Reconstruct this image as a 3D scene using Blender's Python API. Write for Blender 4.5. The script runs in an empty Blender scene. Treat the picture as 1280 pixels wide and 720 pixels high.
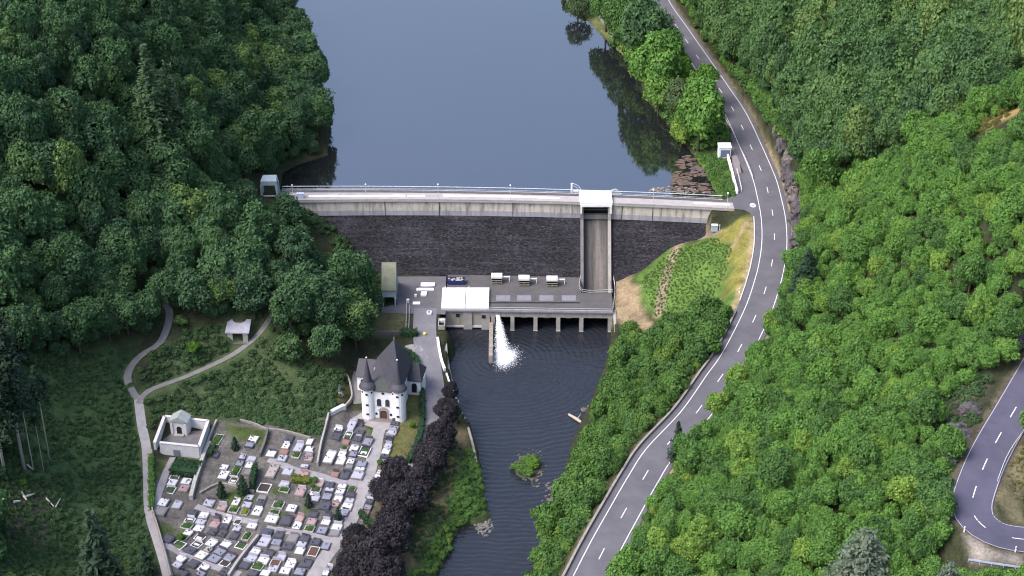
import bpy, math, random
import numpy as np
from mathutils import Vector, Matrix

SC = bpy.context.scene
COL = SC.collection
RAD = math.radians

# ---------------------------------------------------------------- camera
CAMH, DEP, FPX = 201.0, 31.0, 2100.0
cam_data = bpy.data.cameras.new('camera')
cam = bpy.data.objects.new('camera', cam_data)
COL.objects.link(cam)
cam.location = (0, 0, CAMH)
cam.rotation_euler = (RAD(90 - DEP), 0, 0)
cam_data.sensor_width = 36.0
cam_data.lens = 36.0 * FPX / 1280.0
cam_data.clip_start = 1.0
cam_data.clip_end = 20000.0
SC.camera = cam

# ---------------------------------------------------------------- light
SUN_EL, SUN_AZ = 52.0, -118.0          # azimuth clockwise from +Y (north): the sun stands to the left, a little behind the camera
w = bpy.data.worlds.new('World'); SC.world = w
w.use_nodes = True
wn = w.node_tree.nodes; wl = w.node_tree.links
wn.clear()
sky = wn.new('ShaderNodeTexSky'); sky.sky_type = 'NISHITA'; sky.sun_disc = False
sky.sun_elevation = RAD(SUN_EL); sky.sun_rotation = RAD(SUN_AZ)
sky.air_density = 1.0; sky.dust_density = 4.0; sky.ozone_density = 1.0
bg = wn.new('ShaderNodeBackground'); bg.inputs['Strength'].default_value = 0.15
wo = wn.new('ShaderNodeOutputWorld')
wl.new(sky.outputs[0], bg.inputs[0]); wl.new(bg.outputs[0], wo.inputs[0])
sd = bpy.data.lights.new('sun', 'SUN'); sd.energy = 1.25; sd.angle = RAD(32); sd.color = (0.99, 0.965, 1.0)
so = bpy.data.objects.new('sun', sd); COL.objects.link(so)
_l = Vector((math.sin(RAD(SUN_AZ)) * math.cos(RAD(SUN_EL)), math.cos(RAD(SUN_AZ)) * math.cos(RAD(SUN_EL)), math.sin(RAD(SUN_EL))))
so.rotation_euler = _l.to_track_quat('Z', 'Y').to_euler()
so.location = _l * 500
SC.view_settings.view_transform = 'Standard'
SC.view_settings.look = 'None'
SC.view_settings.exposure = 1.52
SC.view_settings.gamma = 1.0
SC.view_settings.use_curve_mapping = False
SC.cycles.max_bounces = 6
SC.cycles.diffuse_bounces = 3
SC.cycles.glossy_bounces = 3
SC.cycles.transparent_max_bounces = 4
SC.cycles.use_denoising = True
SC.cycles.pixel_filter_type = 'BLACKMAN_HARRIS'; SC.cycles.filter_width = 1.15

# ---------------------------------------------------------------- survey: sight lines of the photograph
_cd, _sd = math.cos(RAD(DEP)), math.sin(RAD(DEP))
def sight(px, py):
    a = (px - 640) / FPX; b = (py - 360) / FPX
    return np.array([a, _cd - b * _sd, -_sd - b * _cd])
def U(px, py, z=0.0):
    d = sight(px, py); t = (z - CAMH) / d[2]
    return np.array([d[0] * t, d[1] * t, z])
def proj(x, y, z):
    zz = z - CAMH
    dz = y * _cd - zz * _sd
    u = x / dz; v = -(y * _sd + zz * _cd) / dz
    return 640 + FPX * u, 360 + FPX * v
def UL(pts, z):
    return np.array([U(p[0], p[1], z if len(p) < 3 else p[2]) for p in pts])

def smooth01(t):
    t = np.clip(t, 0, 1); return t * t * (3 - 2 * t)
def resample(P, step):
    P = np.asarray(P, float)
    # Catmull-Rom through the points, then even spacing
    Q = []
    n = len(P)
    for i in range(n - 1):
        p0 = P[max(i - 1, 0)]; p1 = P[i]; p2 = P[i + 1]; p3 = P[min(i + 2, n - 1)]
        for t in np.linspace(0, 1, 12, endpoint=False):
            Q.append(0.5 * ((2 * p1) + (-p0 + p2) * t + (2 * p0 - 5 * p1 + 4 * p2 - p3) * t * t + (-p0 + 3 * p1 - 3 * p2 + p3) * t ** 3))
    Q.append(P[-1]); Q = np.array(Q)
    s = np.concatenate([[0], np.cumsum(np.linalg.norm(np.diff(Q[:, :2], axis=0), axis=1))])
    m = max(2, int(round(s[-1] / step)) + 1)
    tt = np.linspace(0, s[-1], m)
    return np.stack([np.interp(tt, s, Q[:, k]) for k in range(Q.shape[1])], 1)
def side_normals(P):
    T = np.gradient(P[:, :2], axis=0); T /= np.linalg.norm(T, axis=1)[:, None] + 1e-9
    return np.stack([T[:, 1], -T[:, 0]], 1)      # to the right of travel
def inside(poly, x, y):
    poly = np.asarray(poly)[:, :2]; r = np.zeros(np.shape(x), bool)
    j = len(poly) - 1
    for i in range(len(poly)):
        xi, yi = poly[i]; xj, yj = poly[j]
        c = ((yi > y) != (yj > y)) & (x < (xj - xi) * (y - yi) / (yj - yi + 1e-12) + xi)
        r ^= c; j = i
    return r
def line_dist(P, x, y, want=False):
    P = np.asarray(P); best = np.full(np.shape(x), 1e9); sg = np.zeros(np.shape(x)); zz = np.zeros(np.shape(x))
    for i in range(len(P) - 1):
        ax, ay = P[i, :2]; bx, by = P[i + 1, :2]
        dx, dy = bx - ax, by - ay; L = dx * dx + dy * dy + 1e-12
        t = np.clip(((x - ax) * dx + (y - ay) * dy) / L, 0, 1)
        ex, ey = x - ax - t * dx, y - ay - t * dy
        d = np.hypot(ex, ey); m = d < best
        best = np.where(m, d, best)
        if want:
            sg = np.where(m, np.sign(dy * (x - ax) - dx * (y - ay)), sg)     # + = right of travel
            if P.shape[1] > 2: zz = np.where(m, P[i, 2] + t * (P[i + 1, 2] - P[i, 2]), zz)
    return (best, sg, zz) if want else best
def sdist(poly, x, y):
    P = np.asarray(poly)[:, :2]; P = np.vstack([P, P[:1]])
    d = line_dist(P, x, y); return np.where(inside(poly, x, y), -d, d)

# ---------------------------------------------------------------- object helpers
def tag(o, label=None, cat=None, group=None, kind=None):
    if label: o['label'] = label
    if cat: o['category'] = cat
    if group: o['group'] = group
    if kind: o['kind'] = kind
    return o
def empty(name, loc, label=None, cat=None, group=None, rz=0.0):
    o = bpy.data.objects.new(name, None); COL.objects.link(o)
    o.location = [float(v) for v in loc]; o.rotation_euler = (0, 0, rz)
    o.empty_display_size = 0.3
    return tag(o, label, cat, group)
def raw_mesh(name, V, Fc, mat, smooth=False):
    me = bpy.data.meshes.new(name)
    V = np.asarray(V, np.float32)
    if isinstance(Fc, np.ndarray):
        n, k = Fc.shape
        me.vertices.add(len(V)); me.vertices.foreach_set('co', V.ravel())
        me.loops.add(n * k); me.loops.foreach_set('vertex_index', Fc.ravel().astype(np.int32))
        me.polygons.add(n); me.polygons.foreach_set('loop_start', np.arange(0, n * k, k, dtype=np.int32))
        me.update(calc_edges=True)
    else:
        me.from_pydata([tuple(map(float, v)) for v in V], [], Fc)
    for m in (mat if isinstance(mat, (list, tuple)) else [mat]): me.materials.append(m)
    if smooth: me.polygons.foreach_set('use_smooth', np.ones(len(me.polygons), bool))
    me.update()
    return me
def link(name, me, parent=None, loc=None, rz=0.0):
    o = bpy.data.objects.new(name, me); COL.objects.link(o)
    if parent is not None: o.parent = parent
    if loc is not None: o.location = [float(v) for v in loc]
    if rz: o.rotation_euler = (0, 0, rz)
    return o
class MB:
    """collects shapes; build() links them as ONE mesh object"""
    def __init__(s, off=(0, 0, 0)): s.v = []; s.f = []; s.m = []; s.off = np.array(off, float); s.cur = 0
    def add(s, V, Fc):
        n = len(s.v)
        s.v += [np.asarray(p, float) - s.off for p in V]
        for f in Fc: s.f.append([i + n for i in f]); s.m.append(s.cur)
        return s
    def box(s, c, d, rz=0.0, taper=1.0):
        c = np.asarray(c, float); hx, hy, hz = d[0] / 2, d[1] / 2, d[2] / 2
        cs, sn = math.cos(rz), math.sin(rz); V = []
        for z, k in ((-hz, 1), (hz, taper)):
            for x, y in ((-hx, -hy), (hx, -hy), (hx, hy), (-hx, hy)):
                V.append(c + np.array([x * k * cs - y * k * sn, x * k * sn + y * k * cs, z]))
        return s.add(V, [[3, 2, 1, 0], [4, 5, 6, 7], [0, 1, 5, 4], [1, 2, 6, 5], [2, 3, 7, 6], [3, 0, 4, 7]])
    def prism(s, poly, z0, z1):
        """poly = XY points (counter-clockwise); z0/z1 numbers or lists"""
        n = len(poly); A = [z0] * n if np.isscalar(z0) else z0; B = [z1] * n if np.isscalar(z1) else z1
        V = [(p[0], p[1], a) for p, a in zip(poly, A)] + [(p[0], p[1], b) for p, b in zip(poly, B)]
        return s.add(V, [list(range(n))[::-1], list(range(n, 2 * n))] + [[i, (i + 1) % n, n + (i + 1) % n, n + i] for i in range(n)])
    def cyl(s, c, r, h, n=12, r2=None):
        r2 = r if r2 is None else r2; c = np.asarray(c, float)
        A = [(c[0] + r * math.cos(2 * math.pi * i / n), c[1] + r * math.sin(2 * math.pi * i / n), c[2]) for i in range(n)]
        B = [(c[0] + r2 * math.cos(2 * math.pi * i / n), c[1] + r2 * math.sin(2 * math.pi * i / n), c[2] + h) for i in range(n)]
        return s.add(A + B, [list(range(n))[::-1], list(range(n, 2 * n))] + [[i, (i + 1) % n, n + (i + 1) % n, n + i] for i in range(n)])
    def ball(s, c, r, n=10, m=6, sz=1.0):
        c = np.asarray(c, float); V = []; Fc = []
        for j in range(m + 1):
            a = math.pi * j / m
            for i in range(n):
                b = 2 * math.pi * i / n
                V.append(c + np.array([r * math.sin(a) * math.cos(b), r * math.sin(a) * math.sin(b), sz * r * math.cos(a)]))
        for j in range(m):
            for i in range(n):
                Fc.append([j * n + i, (j + 1) * n + i, (j + 1) * n + (i + 1) % n, j * n + (i + 1) % n])
        return s.add(V, Fc)
    def tube(s, pts, r, n=6):
        pts = [np.asarray(p, float) for p in pts]; R = [r] * len(pts) if np.isscalar(r) else r
        V = []; Fc = []
        for k, p in enumerate(pts):
            t = pts[min(k + 1, len(pts) - 1)] - pts[max(k - 1, 0)]; t = t / (np.linalg.norm(t) + 1e-9)
            a = np.cross(t, [0, 0, 1]) if abs(t[2]) < 0.9 else np.cross(t, [1, 0, 0]); a /= np.linalg.norm(a); b = np.cross(t, a)
            for i in range(n):
                q = 2 * math.pi * i / n; V.append(p + R[k] * (a * math.cos(q) + b * math.sin(q)))
        for k in range(len(pts) - 1):
            for i in range(n): Fc.append([k * n + i, k * n + (i + 1) % n, (k + 1) * n + (i + 1) % n, (k + 1) * n + i])
        Fc.append(list(range(n))[::-1]); Fc.append([(len(pts) - 1) * n + i for i in range(n)])
        return s.add(V, Fc)
    def wall(s, pts, th, z0, z1):
        """a wall of thickness th along XY(Z) points; z0, z1 numbers or lists (bottom, top)"""
        P = np.asarray(pts, float); N = side_normals(P) * th / 2; n = len(P)
        A = np.broadcast_to(z0, n); B = np.broadcast_to(z1, n); V = []; Fc = []
        for i in range(n):
            l, r = P[i, :2] - N[i], P[i, :2] + N[i]
            V += [(l[0], l[1], A[i]), (r[0], r[1], A[i]), (r[0], r[1], B[i]), (l[0], l[1], B[i])]
        for i in range(n - 1):
            a, b = 4 * i, 4 * i + 4
            for k in range(4): Fc.append([a + k, a + (k + 1) % 4, b + (k + 1) % 4, b + k])
        Fc += [[3, 2, 1, 0], [4 * n - 4, 4 * n - 3, 4 * n - 2, 4 * n - 1]]
        return s.add(V, Fc)
    def build(s, name, mat, parent=None, smooth=False, loc=None, rz=0.0):
        me = raw_mesh(name, s.v, s.f, mat, smooth)
        if isinstance(mat, (list, tuple)) and len(mat) > 1: me.polygons.foreach_set('material_index', np.array(s.m, np.int32))
        return link(name, me, parent, loc, rz)
def copy_tree(o, parent=None):
    c = o.copy(); COL.objects.link(c)
    if parent is not None: c.parent = parent
    for ch in list(o.children): copy_tree(ch, c)
    return c

# ---------------------------------------------------------------- materials
def nodes_of(name):
    m = bpy.data.materials.new(name); m.use_nodes = True
    nt = m.node_tree; b = nt.nodes['Principled BSDF']
    return m, nt, b
def N_(nt, typ, **kw):
    n = nt.nodes.new(typ)
    for k, v in kw.items():
        if k in n.inputs: n.inputs[k].default_value = v
        else: setattr(n, k, v)
    return n
def mixc(nt, fac, a, b, mode='MIX'):
    n = nt.nodes.new('ShaderNodeMix'); n.data_type = 'RGBA'; n.blend_type = mode
    for sock, val in ((n.inputs[0], fac), (n.inputs[6], a), (n.inputs[7], b)):
        if hasattr(val, 'links'): nt.links.new(val, sock)
        elif isinstance(val, (int, float)): sock.default_value = val
        else: sock.default_value = (*val, 1) if len(val) == 3 else val
    return n.outputs[2]
def ramp(nt, src, stops):
    n = nt.nodes.new('ShaderNodeValToRGB'); e = n.color_ramp.elements
    while len(e) < len(stops): e.new(0.5)
    for k, (p, c) in enumerate(stops):
        e[k].position = p; e[k].color = (*c, 1) if hasattr(c, '__len__') else (c, c, c, 1)
    nt.links.new(src, n.inputs[0]); return n.outputs[0]
def coords(nt, kind='Object', scale=(1, 1, 1)):
    t = nt.nodes.new('ShaderNodeTexCoord'); mp = nt.nodes.new('ShaderNodeMapping')
    mp.inputs['Scale'].default_value = scale
    nt.links.new(t.outputs[kind], mp.inputs[0]); return mp.outputs[0]
def noise(nt, vec, scale, detail=4.0, rough=0.55):
    n = nt.nodes.new('ShaderNodeTexNoise'); n.inputs['Scale'].default_value = scale
    n.inputs['Detail'].default_value = detail; n.inputs['Roughness'].default_value = rough
    if vec is not None: nt.links.new(vec, n.inputs['Vector'])
    return n.outputs[0]
def bump(nt, b, h, strength=0.4, dist=0.1):
    n = nt.nodes.new('ShaderNodeBump'); n.inputs['Strength'].default_value = strength; n.inputs['Distance'].default_value = dist
    nt.links.new(h, n.inputs['Height']); nt.links.new(n.outputs[0], b.inputs['Normal'])
MATS = {}
def stained(name, c, amount=0.35, scale=0.6, rough=0.85, spec=0.2, bmp=0.15, stretch=(1, 1, 1), dark=None):
    """a weathered surface: base colour, blotches of dirt and fine grain"""
    if name in MATS: return MATS[name]
    m, nt, b = nodes_of(name)
    v = coords(nt, 'Object', stretch)
    n1 = noise(nt, v, scale, 6, 0.65); n2 = noise(nt, v, scale * 9, 3, 0.6)
    dk = dark or tuple(x * 0.45 for x in c)
    f1 = ramp(nt, n1, [(0.38, 0.0), (0.68, amount)])
    col = mixc(nt, f1, c, dk)
    f2 = ramp(nt, n2, [(0.35, 0.0), (0.75, amount * 0.55)])
    col = mixc(nt, f2, col, dk)
    nt.links.new(col, b.inputs['Base Color'])
    b.inputs['Roughness'].default_value = rough; b.inputs['Specular IOR Level'].default_value = spec
    if bmp: bump(nt, b, n2, bmp, 0.05)
    MATS[name] = m; return m
def flat(name, c, rough=0.6, spec=0.3, metal=0.0):
    return stained(name, c, 0.18, 1.3, rough, spec, 0.0)
# ================================================================ TERRAIN (surveyed heights, then cuts for water, roads and terraces)
Z_LAKE, Z_RIVER, Z_DECK = -3.0, -22.5, -17.0
# --- main road: left edge line seen in the photograph, constant width
def road_z(py): return -5.0 * np.clip((py - 300) / 420.0, 0, 1.2) + 0.0
ROAD_LEFT = [(796, -45), (812, 0), (836, 37), (863, 77), (885, 110), (906, 143), (925, 185), (940, 222), (946, 245), (951, 272), (952, 300), (949, 325),
             (943, 350), (930, 387), (903, 440), (882, 470), (851, 514), (808, 560), (785, 595), (760, 638), (738, 677), (717, 718), (700, 752), (684, 785)]
RL = resample(np.array([U(x, y, road_z(y)) for x, y in ROAD_LEFT]), 2.0)       # travels towards the camera
# travelling towards the camera, the hill (right of the picture) lies to the LEFT of travel
RN = side_normals(RL)
ROADW = 6.2
RC = RL.copy(); RC[:, :2] -= RN * ROADW / 2
RC = resample(RC, 2.0)
# --- hairpin road on the hill
HAIR = [(1345, 380, 28), (1318, 425, 26.5), (1300, 457, 25.2), (1280, 492, 24), (1265, 518, 23.2), (1248, 547, 22.3), (1232, 578, 21.5), (1219, 612, 20.8), (1215, 632, 20.5), (1221, 650, 20.2),
        (1243, 666, 19.9), (1277, 674, 19.5), (1340, 677, 19)]
HC = resample(np.array([U(*p) for p in HAIR]), 1.5)
HAIRW = 7.0
# --- water outlines
LAKE = np.vstack([UL([(345, 262), (353, 216), (372, 206), (410, 194), (414, 150), (405, 110), (389, 75), (368, 35), (350, 0), (342, -25)], Z_LAKE)[:, :2],
                  [(-82, 620), (-60, 760), (0, 900), (70, 880), (45, 700), (22, 620)],
                  UL([(690, -20), (706, 0), (730, 20), (755, 48), (780, 70), (795, 90), (808, 125), (838, 160), (866, 193), (880, 213), (893, 238), (900, 262)], Z_LAKE)[:, :2]])
RIVER = np.vstack([UL([(556, 380), (556, 392), (557.5, 420), (559.5, 445), (564.5, 470), (572.5, 492), (579, 508)], -18.0)[:, :2], UL([(589, 545), (597, 575), (600, 592), (606, 625), (612, 650), (590, 655), (572, 662), (562, 690), (548, 712), (535, 760)], Z_RIVER)[:, :2],
                   [(-25, 170), (-15, 120), (15, 120), (8, 170)],
                   UL([(655, 760), (667, 720), (681, 680), (697, 630), (715, 570), (733, 530), (747, 500), (757, 470), (764, 436), (764, 380)], Z_RIVER)[:, :2]])
# --- height points: picture x, picture y, height
CP = [(0,720,-4),(100,720,-11),(200,715,-15.5),(0,600,0),(100,600,-10),(180,600,-14),(0,450,8),(100,480,-3),(172,490,-10),(205,430,-5),(210,380,-1),(298,425,-8),(345,380,-4),
 (260,500,-13),(350,500,-14.5),(420,480,-15.5),(440,450,-15),(100,380,6),(0,300,22),(100,280,19),(200,300,8),(300,300,1),(250,350,3),(380,340,-12),(430,390,-15),(0,150,40),
 (100,120,38),(200,180,22),(300,200,5),(330,245,0),(0,0,55),(100,0,52),(200,20,34),(300,60,10),(330,130,3),(0,-60,62),(200,-60,40),(300,-40,18),
 (352,262,-0.5),(376,262,-2),
 (230,690,-17),(200,560,-14.5),(300,540,-14.5),(390,545,-15.5),(300,620,-16),(400,600,-17),(470,560,-18),(400,715,-18.5),(340,690,-17.5),(210,640,-16),
 (480,525,-18),(440,480,-17.5),(520,470,-18.3),(520,400,-17.3),(535,540,-18.7),(510,600,-19),(440,700,-19.5),(490,720,-21),
 (780,352,-17),(810,400,-17.5),(772,395,-17.5),(830,350,-12),(880,340,-7),(935,275,-0.5),
 (1004,240,9),(1000,310,9),(985,170,8),(1030,320,14),(1100,260,28),(1200,190,40),(1280,140,48),(1100,400,15),(1200,330,33),(1280,300,42),(1000,520,8),(1100,540,15),
 (1180,560,20),(1260,420,29),(1280,380,33),(900,560,2),(850,640,0),(800,715,-2),(1000,650,9),(1100,640,13),(1180,690,17),(1000,720,6),(1150,720,14),(900,720,2),
 (930,60,4),(960,110,6),(1000,60,14),(1100,60,26),(1200,60,38),(1280,0,52),(900,0,3),(1000,0,18),(1150,0,36),(1150,170,28),(1060,170,16),(1265,610,19.3),
 (720,500,-18.5),(700,610,-18),(690,700,-17),(810,430,-16),(860,430,-9),(800,520,-11),(740,600,-11)]
def _wp(): 
    L = [U(*p) for p in CP]
    W = [(-120,700,90),(-200,400,95),(-170,300,62),(200,400,95),(200,600,90),(-20,700,-9),(-150,200,25),(-60,200,-14),(0,200,-24),(100,170,12),(60,190,1),(170,250,62),(170,200,45),(-240,250,110),
         (250,300,110),(0,120,-24),(110,560,45),(80,560,20),(90,650,40)]
    # points on the dam foot line (see the dam)
    for px, py in ((397,270),(420,290),(437,308),(460,328),(478,345),(905,277),(870,298),(838,310),(805,335)):
        for z in np.linspace(-2, -19, 69):
            q = U(px, py, z)
            if q[1] >= dam_dn(q[0]) - 0.69 * max(0, -4.4 - z): break
        q[1] -= 0.5; L.append(q)
    return np.array(L + [np.array(w, float) for w in W])
# --- dam crest lines in plan
_cu = UL([(352, 238), (480, 238.6), (560, 239), (640, 240.3), (765, 244), (850, 247.5), (922, 251.3)], 0.0)
_cl = UL([(352, 250.6), (377, 250.5), (480, 250.3), (600, 250.8), (722, 252.5), (765, 254), (850, 257.8), (932, 262.5)], 0.0)
_pu = np.polyfit(_cu[:, 0], _cu[:, 1], 2); _pd = np.polyfit(_cl[:, 0], _cl[:, 1], 2)
def dam_up(x): return np.polyval(_pu, x)
def dam_dn(x): return np.polyval(_pd, x)
_P = _wp(); _c0 = _P[:, :2].mean(0); _sc = 100.0
def _tps():
    X = (_P[:, :2] - _c0) / _sc; n = len(X)
    r2 = ((X[:, None] - X[None]) ** 2).sum(-1); K = 0.5 * r2 * np.log(r2 + 1e-12) + 2e-4 * np.eye(n)
    A = np.zeros((n + 3, n + 3)); A[:n, :n] = K; A[:n, n] = 1; A[:n, n + 1:] = X; A[n, :n] = 1; A[n + 1:, :n] = X.T
    return X, np.linalg.solve(A, np.concatenate([_P[:, 2], np.zeros(3)]))
_TX, _TW = _tps()
def base_h(x, y):
    x = np.asarray(x, float); y = np.asarray(y, float); sh = x.shape
    q = np.stack([x.ravel(), y.ravel()], 1); q = (q - _c0) / _sc; out = np.empty(len(q))
    for s in range(0, len(q), 20000):
        a = q[s:s + 20000]; r2 = ((a[:, None] - _TX[None]) ** 2).sum(-1)
        out[s:s + 20000] = (0.5 * r2 * np.log(r2 + 1e-12)) @ _TW[:-3] + _TW[-3] + a @ _TW[-2:]
    return np.clip(out.reshape(sh), -30, 130)
def vnoise(x, y, s, seed=0):
    x = x / s; y = y / s; xi = np.floor(x).astype(int); yi = np.floor(y).astype(int); fx = x - xi; fy = y - yi
    def h(a, b):
        k = (a * 374761393 + b * 668265263 + seed * 974634) & 0x7fffffff; k = ((k ^ (k >> 13)) * 1274126177) & 0x7fffffff
        return ((k ^ (k >> 16)) & 0xffff) / 65535.0
    fx = fx * fx * (3 - 2 * fx); fy = fy * fy * (3 - 2 * fy)
    return (h(xi, yi) * (1 - fx) + h(xi + 1, yi) * fx) * (1 - fy) + (h(xi, yi + 1) * (1 - fx) + h(xi + 1, yi + 1) * fx) * fy
# flat places: outline and height(s)
DECK_X0, DECK_X1 = U(558, 386, Z_DECK)[0], U(766, 386, Z_DECK)[0]
APRON = UL([(918, 214), (941, 214), (952, 255), (953, 285), (942, 285), (941, 270), (932, 264), (915, 262), (890, 260), (890, 240), (905, 240), (915, 245)], 0.0)
YARD = UL([(500, 340), (560, 340), (560, 392), (556, 420), (513, 420), (508, 392), (476, 392), (476, 345)], Z_DECK)
FRONT = UL([(764, 340), (766, 410), (552, 410), (552, 340)], Z_DECK)
CHAPEL_PLOT = UL([(444, 530), (505, 532), (522, 500), (534, 455), (508, 434), (454, 440), (440, 465)], -18.0)
TOMB_PLOT = UL([(196, 569), (251, 573), (249, 584), (196, 582)], -15.1)
def carve(x, y):
    h = base_h(x, y)
    far = np.hypot(x, y - 380)
    h = h + (vnoise(x, y, 7, 1) - .5) * 1.2 * smooth01((np.minimum(np.abs(x + 35), 60) - 6) / 20) + (vnoise(x, y, 2.3, 2) - .5) * 0.35
    # lake
    d = sdist(LAKE, x, y)
    up = y > dam_dn(x) + 1.0
    wet = np.where(d < 0, Z_LAKE - 0.2 + np.maximum(d * 0.55, -9), np.maximum(h, Z_LAKE + 0.25 + np.minimum(d, 9) * 0.3))
    h = np.where(up, wet, h)
    # river
    d = sdist(RIVER, x, y)
    wet = np.where(d < 0, Z_RIVER - 0.15 + np.maximum(d * 0.35, -2.0), np.maximum(h, Z_RIVER + 0.3 + np.minimum(d, 5) * 0.7))
    h = np.where((y < dam_dn(x) - 9) & (d < 14), wet, h)
    # powerhouse yard
    d = sdist(YARD, x, y); h = h + (Z_DECK - 0.12 - h) * smooth01(1 - np.maximum(d, 0) / 3.0)
    # under the powerhouse
    h = np.where(inside(FRONT, x, y), np.minimum(h, -24), h)
    # under the dam
    u = (y < dam_up(x) + 1) & (y > dam_dn(x) - 8.0) & (x > -58) & (x < 56)
    h = np.where(u & (y > dam_dn(x) - 0.3), np.minimum(h, np.where((x > 16) & (x < 26.5), -27, -1.2)), h)
    h = np.where((x > 16.5) & (x < 26) & (y > dam_dn(x) - 16) & (y < dam_up(x) - .8), -27, h)
    # chapel terrace and the ground before the mausoleum
    for q, z0 in ((CHAPEL_PLOT, -18.0), (TOMB_PLOT, -15.1)):
        d = sdist(q, x, y); h = h + (z0 - h) * smooth01(1 - np.maximum(d, 0) / 3.0)
    # apron and main road
    d = sdist(APRON, x, y); h = h + (-0.14 - h) * smooth01(1 - np.maximum(d, 0) / 2.0)
    d, sg, zz = line_dist(RC[::2], x, y, True)
    hill = sg < 0
    core = np.where(hill, 4.4, 5.2); bl = np.where(hill, 3.0, 6.0)
    f = smooth01(1 - (d - core) / bl)
    h = h + (zz - 0.15 - h) * f
    d, sg, zz = line_dist(HC[::2], x, y, True)
    f = smooth01(1 - (d - 4.4) / 4.0)
    h = h + (zz - 0.15 - h) * f
    return h
def axis(lo, a, b, hi, st):
    mid = np.arange(a, b + 1e-6, st); L = [a]; s = st
    while L[-1] > lo: s *= 1.35; L.append(L[-1] - s)
    R = [b]; s = st
    while R[-1] < hi: s *= 1.35; R.append(R[-1] + s)
    return np.concatenate([np.array(L[1:])[::-1], mid, np.array(R[1:])])
GX = axis(-6000, -125, 135, 6000, 0.75); GY = axis(-6000, 215, 560, 6000, 0.75)
_xx, _yy = np.meshgrid(GX, GY)
GH = carve(np.clip(_xx, -260, 260), np.clip(_yy, 120, 800))
_rim = smooth01((np.maximum(np.abs(_xx) - 260, np.abs(_yy - 460) - 340)) / 600)
GH = GH * (1 - _rim) + (70 + 60 * vnoise(_xx, _yy, 500, 5)) * _rim
def hz(x, y):
    x = np.asarray(x, float); y = np.asarray(y, float)
    i = np.clip(np.searchsorted(GX, x) - 1, 0, len(GX) - 2); j = np.clip(np.searchsorted(GY, y) - 1, 0, len(GY) - 2)
    fx = (x - GX[i]) / (GX[i + 1] - GX[i]); fy = (y - GY[j]) / (GY[j + 1] - GY[j])
    return (GH[j, i] * (1 - fx) + GH[j, i + 1] * fx) * (1 - fy) + (GH[j + 1, i] * (1 - fx) + GH[j + 1, i + 1] * fx) * fy
def W(px, py):
    """where the sight line through a picture point meets the ground"""
    d = sight(px, py); t = np.linspace((100 - CAMH) / d[2], (-32 - CAMH) / d[2], 1500)
    P = d[None] * t[:, None]; P[:, 2] += CAMH
    k = np.argmax(P[:, 2] <= hz(P[:, 0], P[:, 1]))
    a, b = P[max(k - 1, 0)], P[k]
    for _ in range(6):
        m = (a + b) / 2
        if m[2] <= hz(m[0], m[1]): b = m
        else: a = m
    return np.array([b[0], b[1], float(hz(b[0], b[1]))])
def terrace(img, core, blend):
    global GH
    P = resample(np.array([W(*p) for p in img]), 1.5); P[:, 2] = np.convolve(np.pad(P[:, 2], 3, 'edge'), np.ones(7) / 7, 'valid')
    lo, hi = P[:, :2].min(0) - 8, P[:, :2].max(0) + 8
    i0, i1 = np.searchsorted(GX, [lo[0], hi[0]]); j0, j1 = np.searchsorted(GY, [lo[1], hi[1]])
    d, sg, zz = line_dist(P, _xx[j0:j1, i0:i1], _yy[j0:j1, i0:i1], True)
    f = smooth01(1 - (d - core) / blend); GH[j0:j1, i0:i1] += (zz - .05 - GH[j0:j1, i0:i1]) * f
PATH_IMG = [[(196, 362), (207, 378), (212, 395), (205, 420), (196, 432), (176, 445), (162, 462), (160, 478), (173, 498)],
 [(350, 372), (343, 388), (328, 412), (305, 434), (275, 452), (240, 468), (205, 481), (180, 494), (174, 505)],
 [(173, 497), (177, 530), (183, 560), (185, 600), (187, 640), (197, 675), (206, 705), (213, 735)]]
for _p in PATH_IMG: terrace(_p, 1.4, 2.2)
def WL(pts): return np.array([W(*p) for p in pts])
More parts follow.
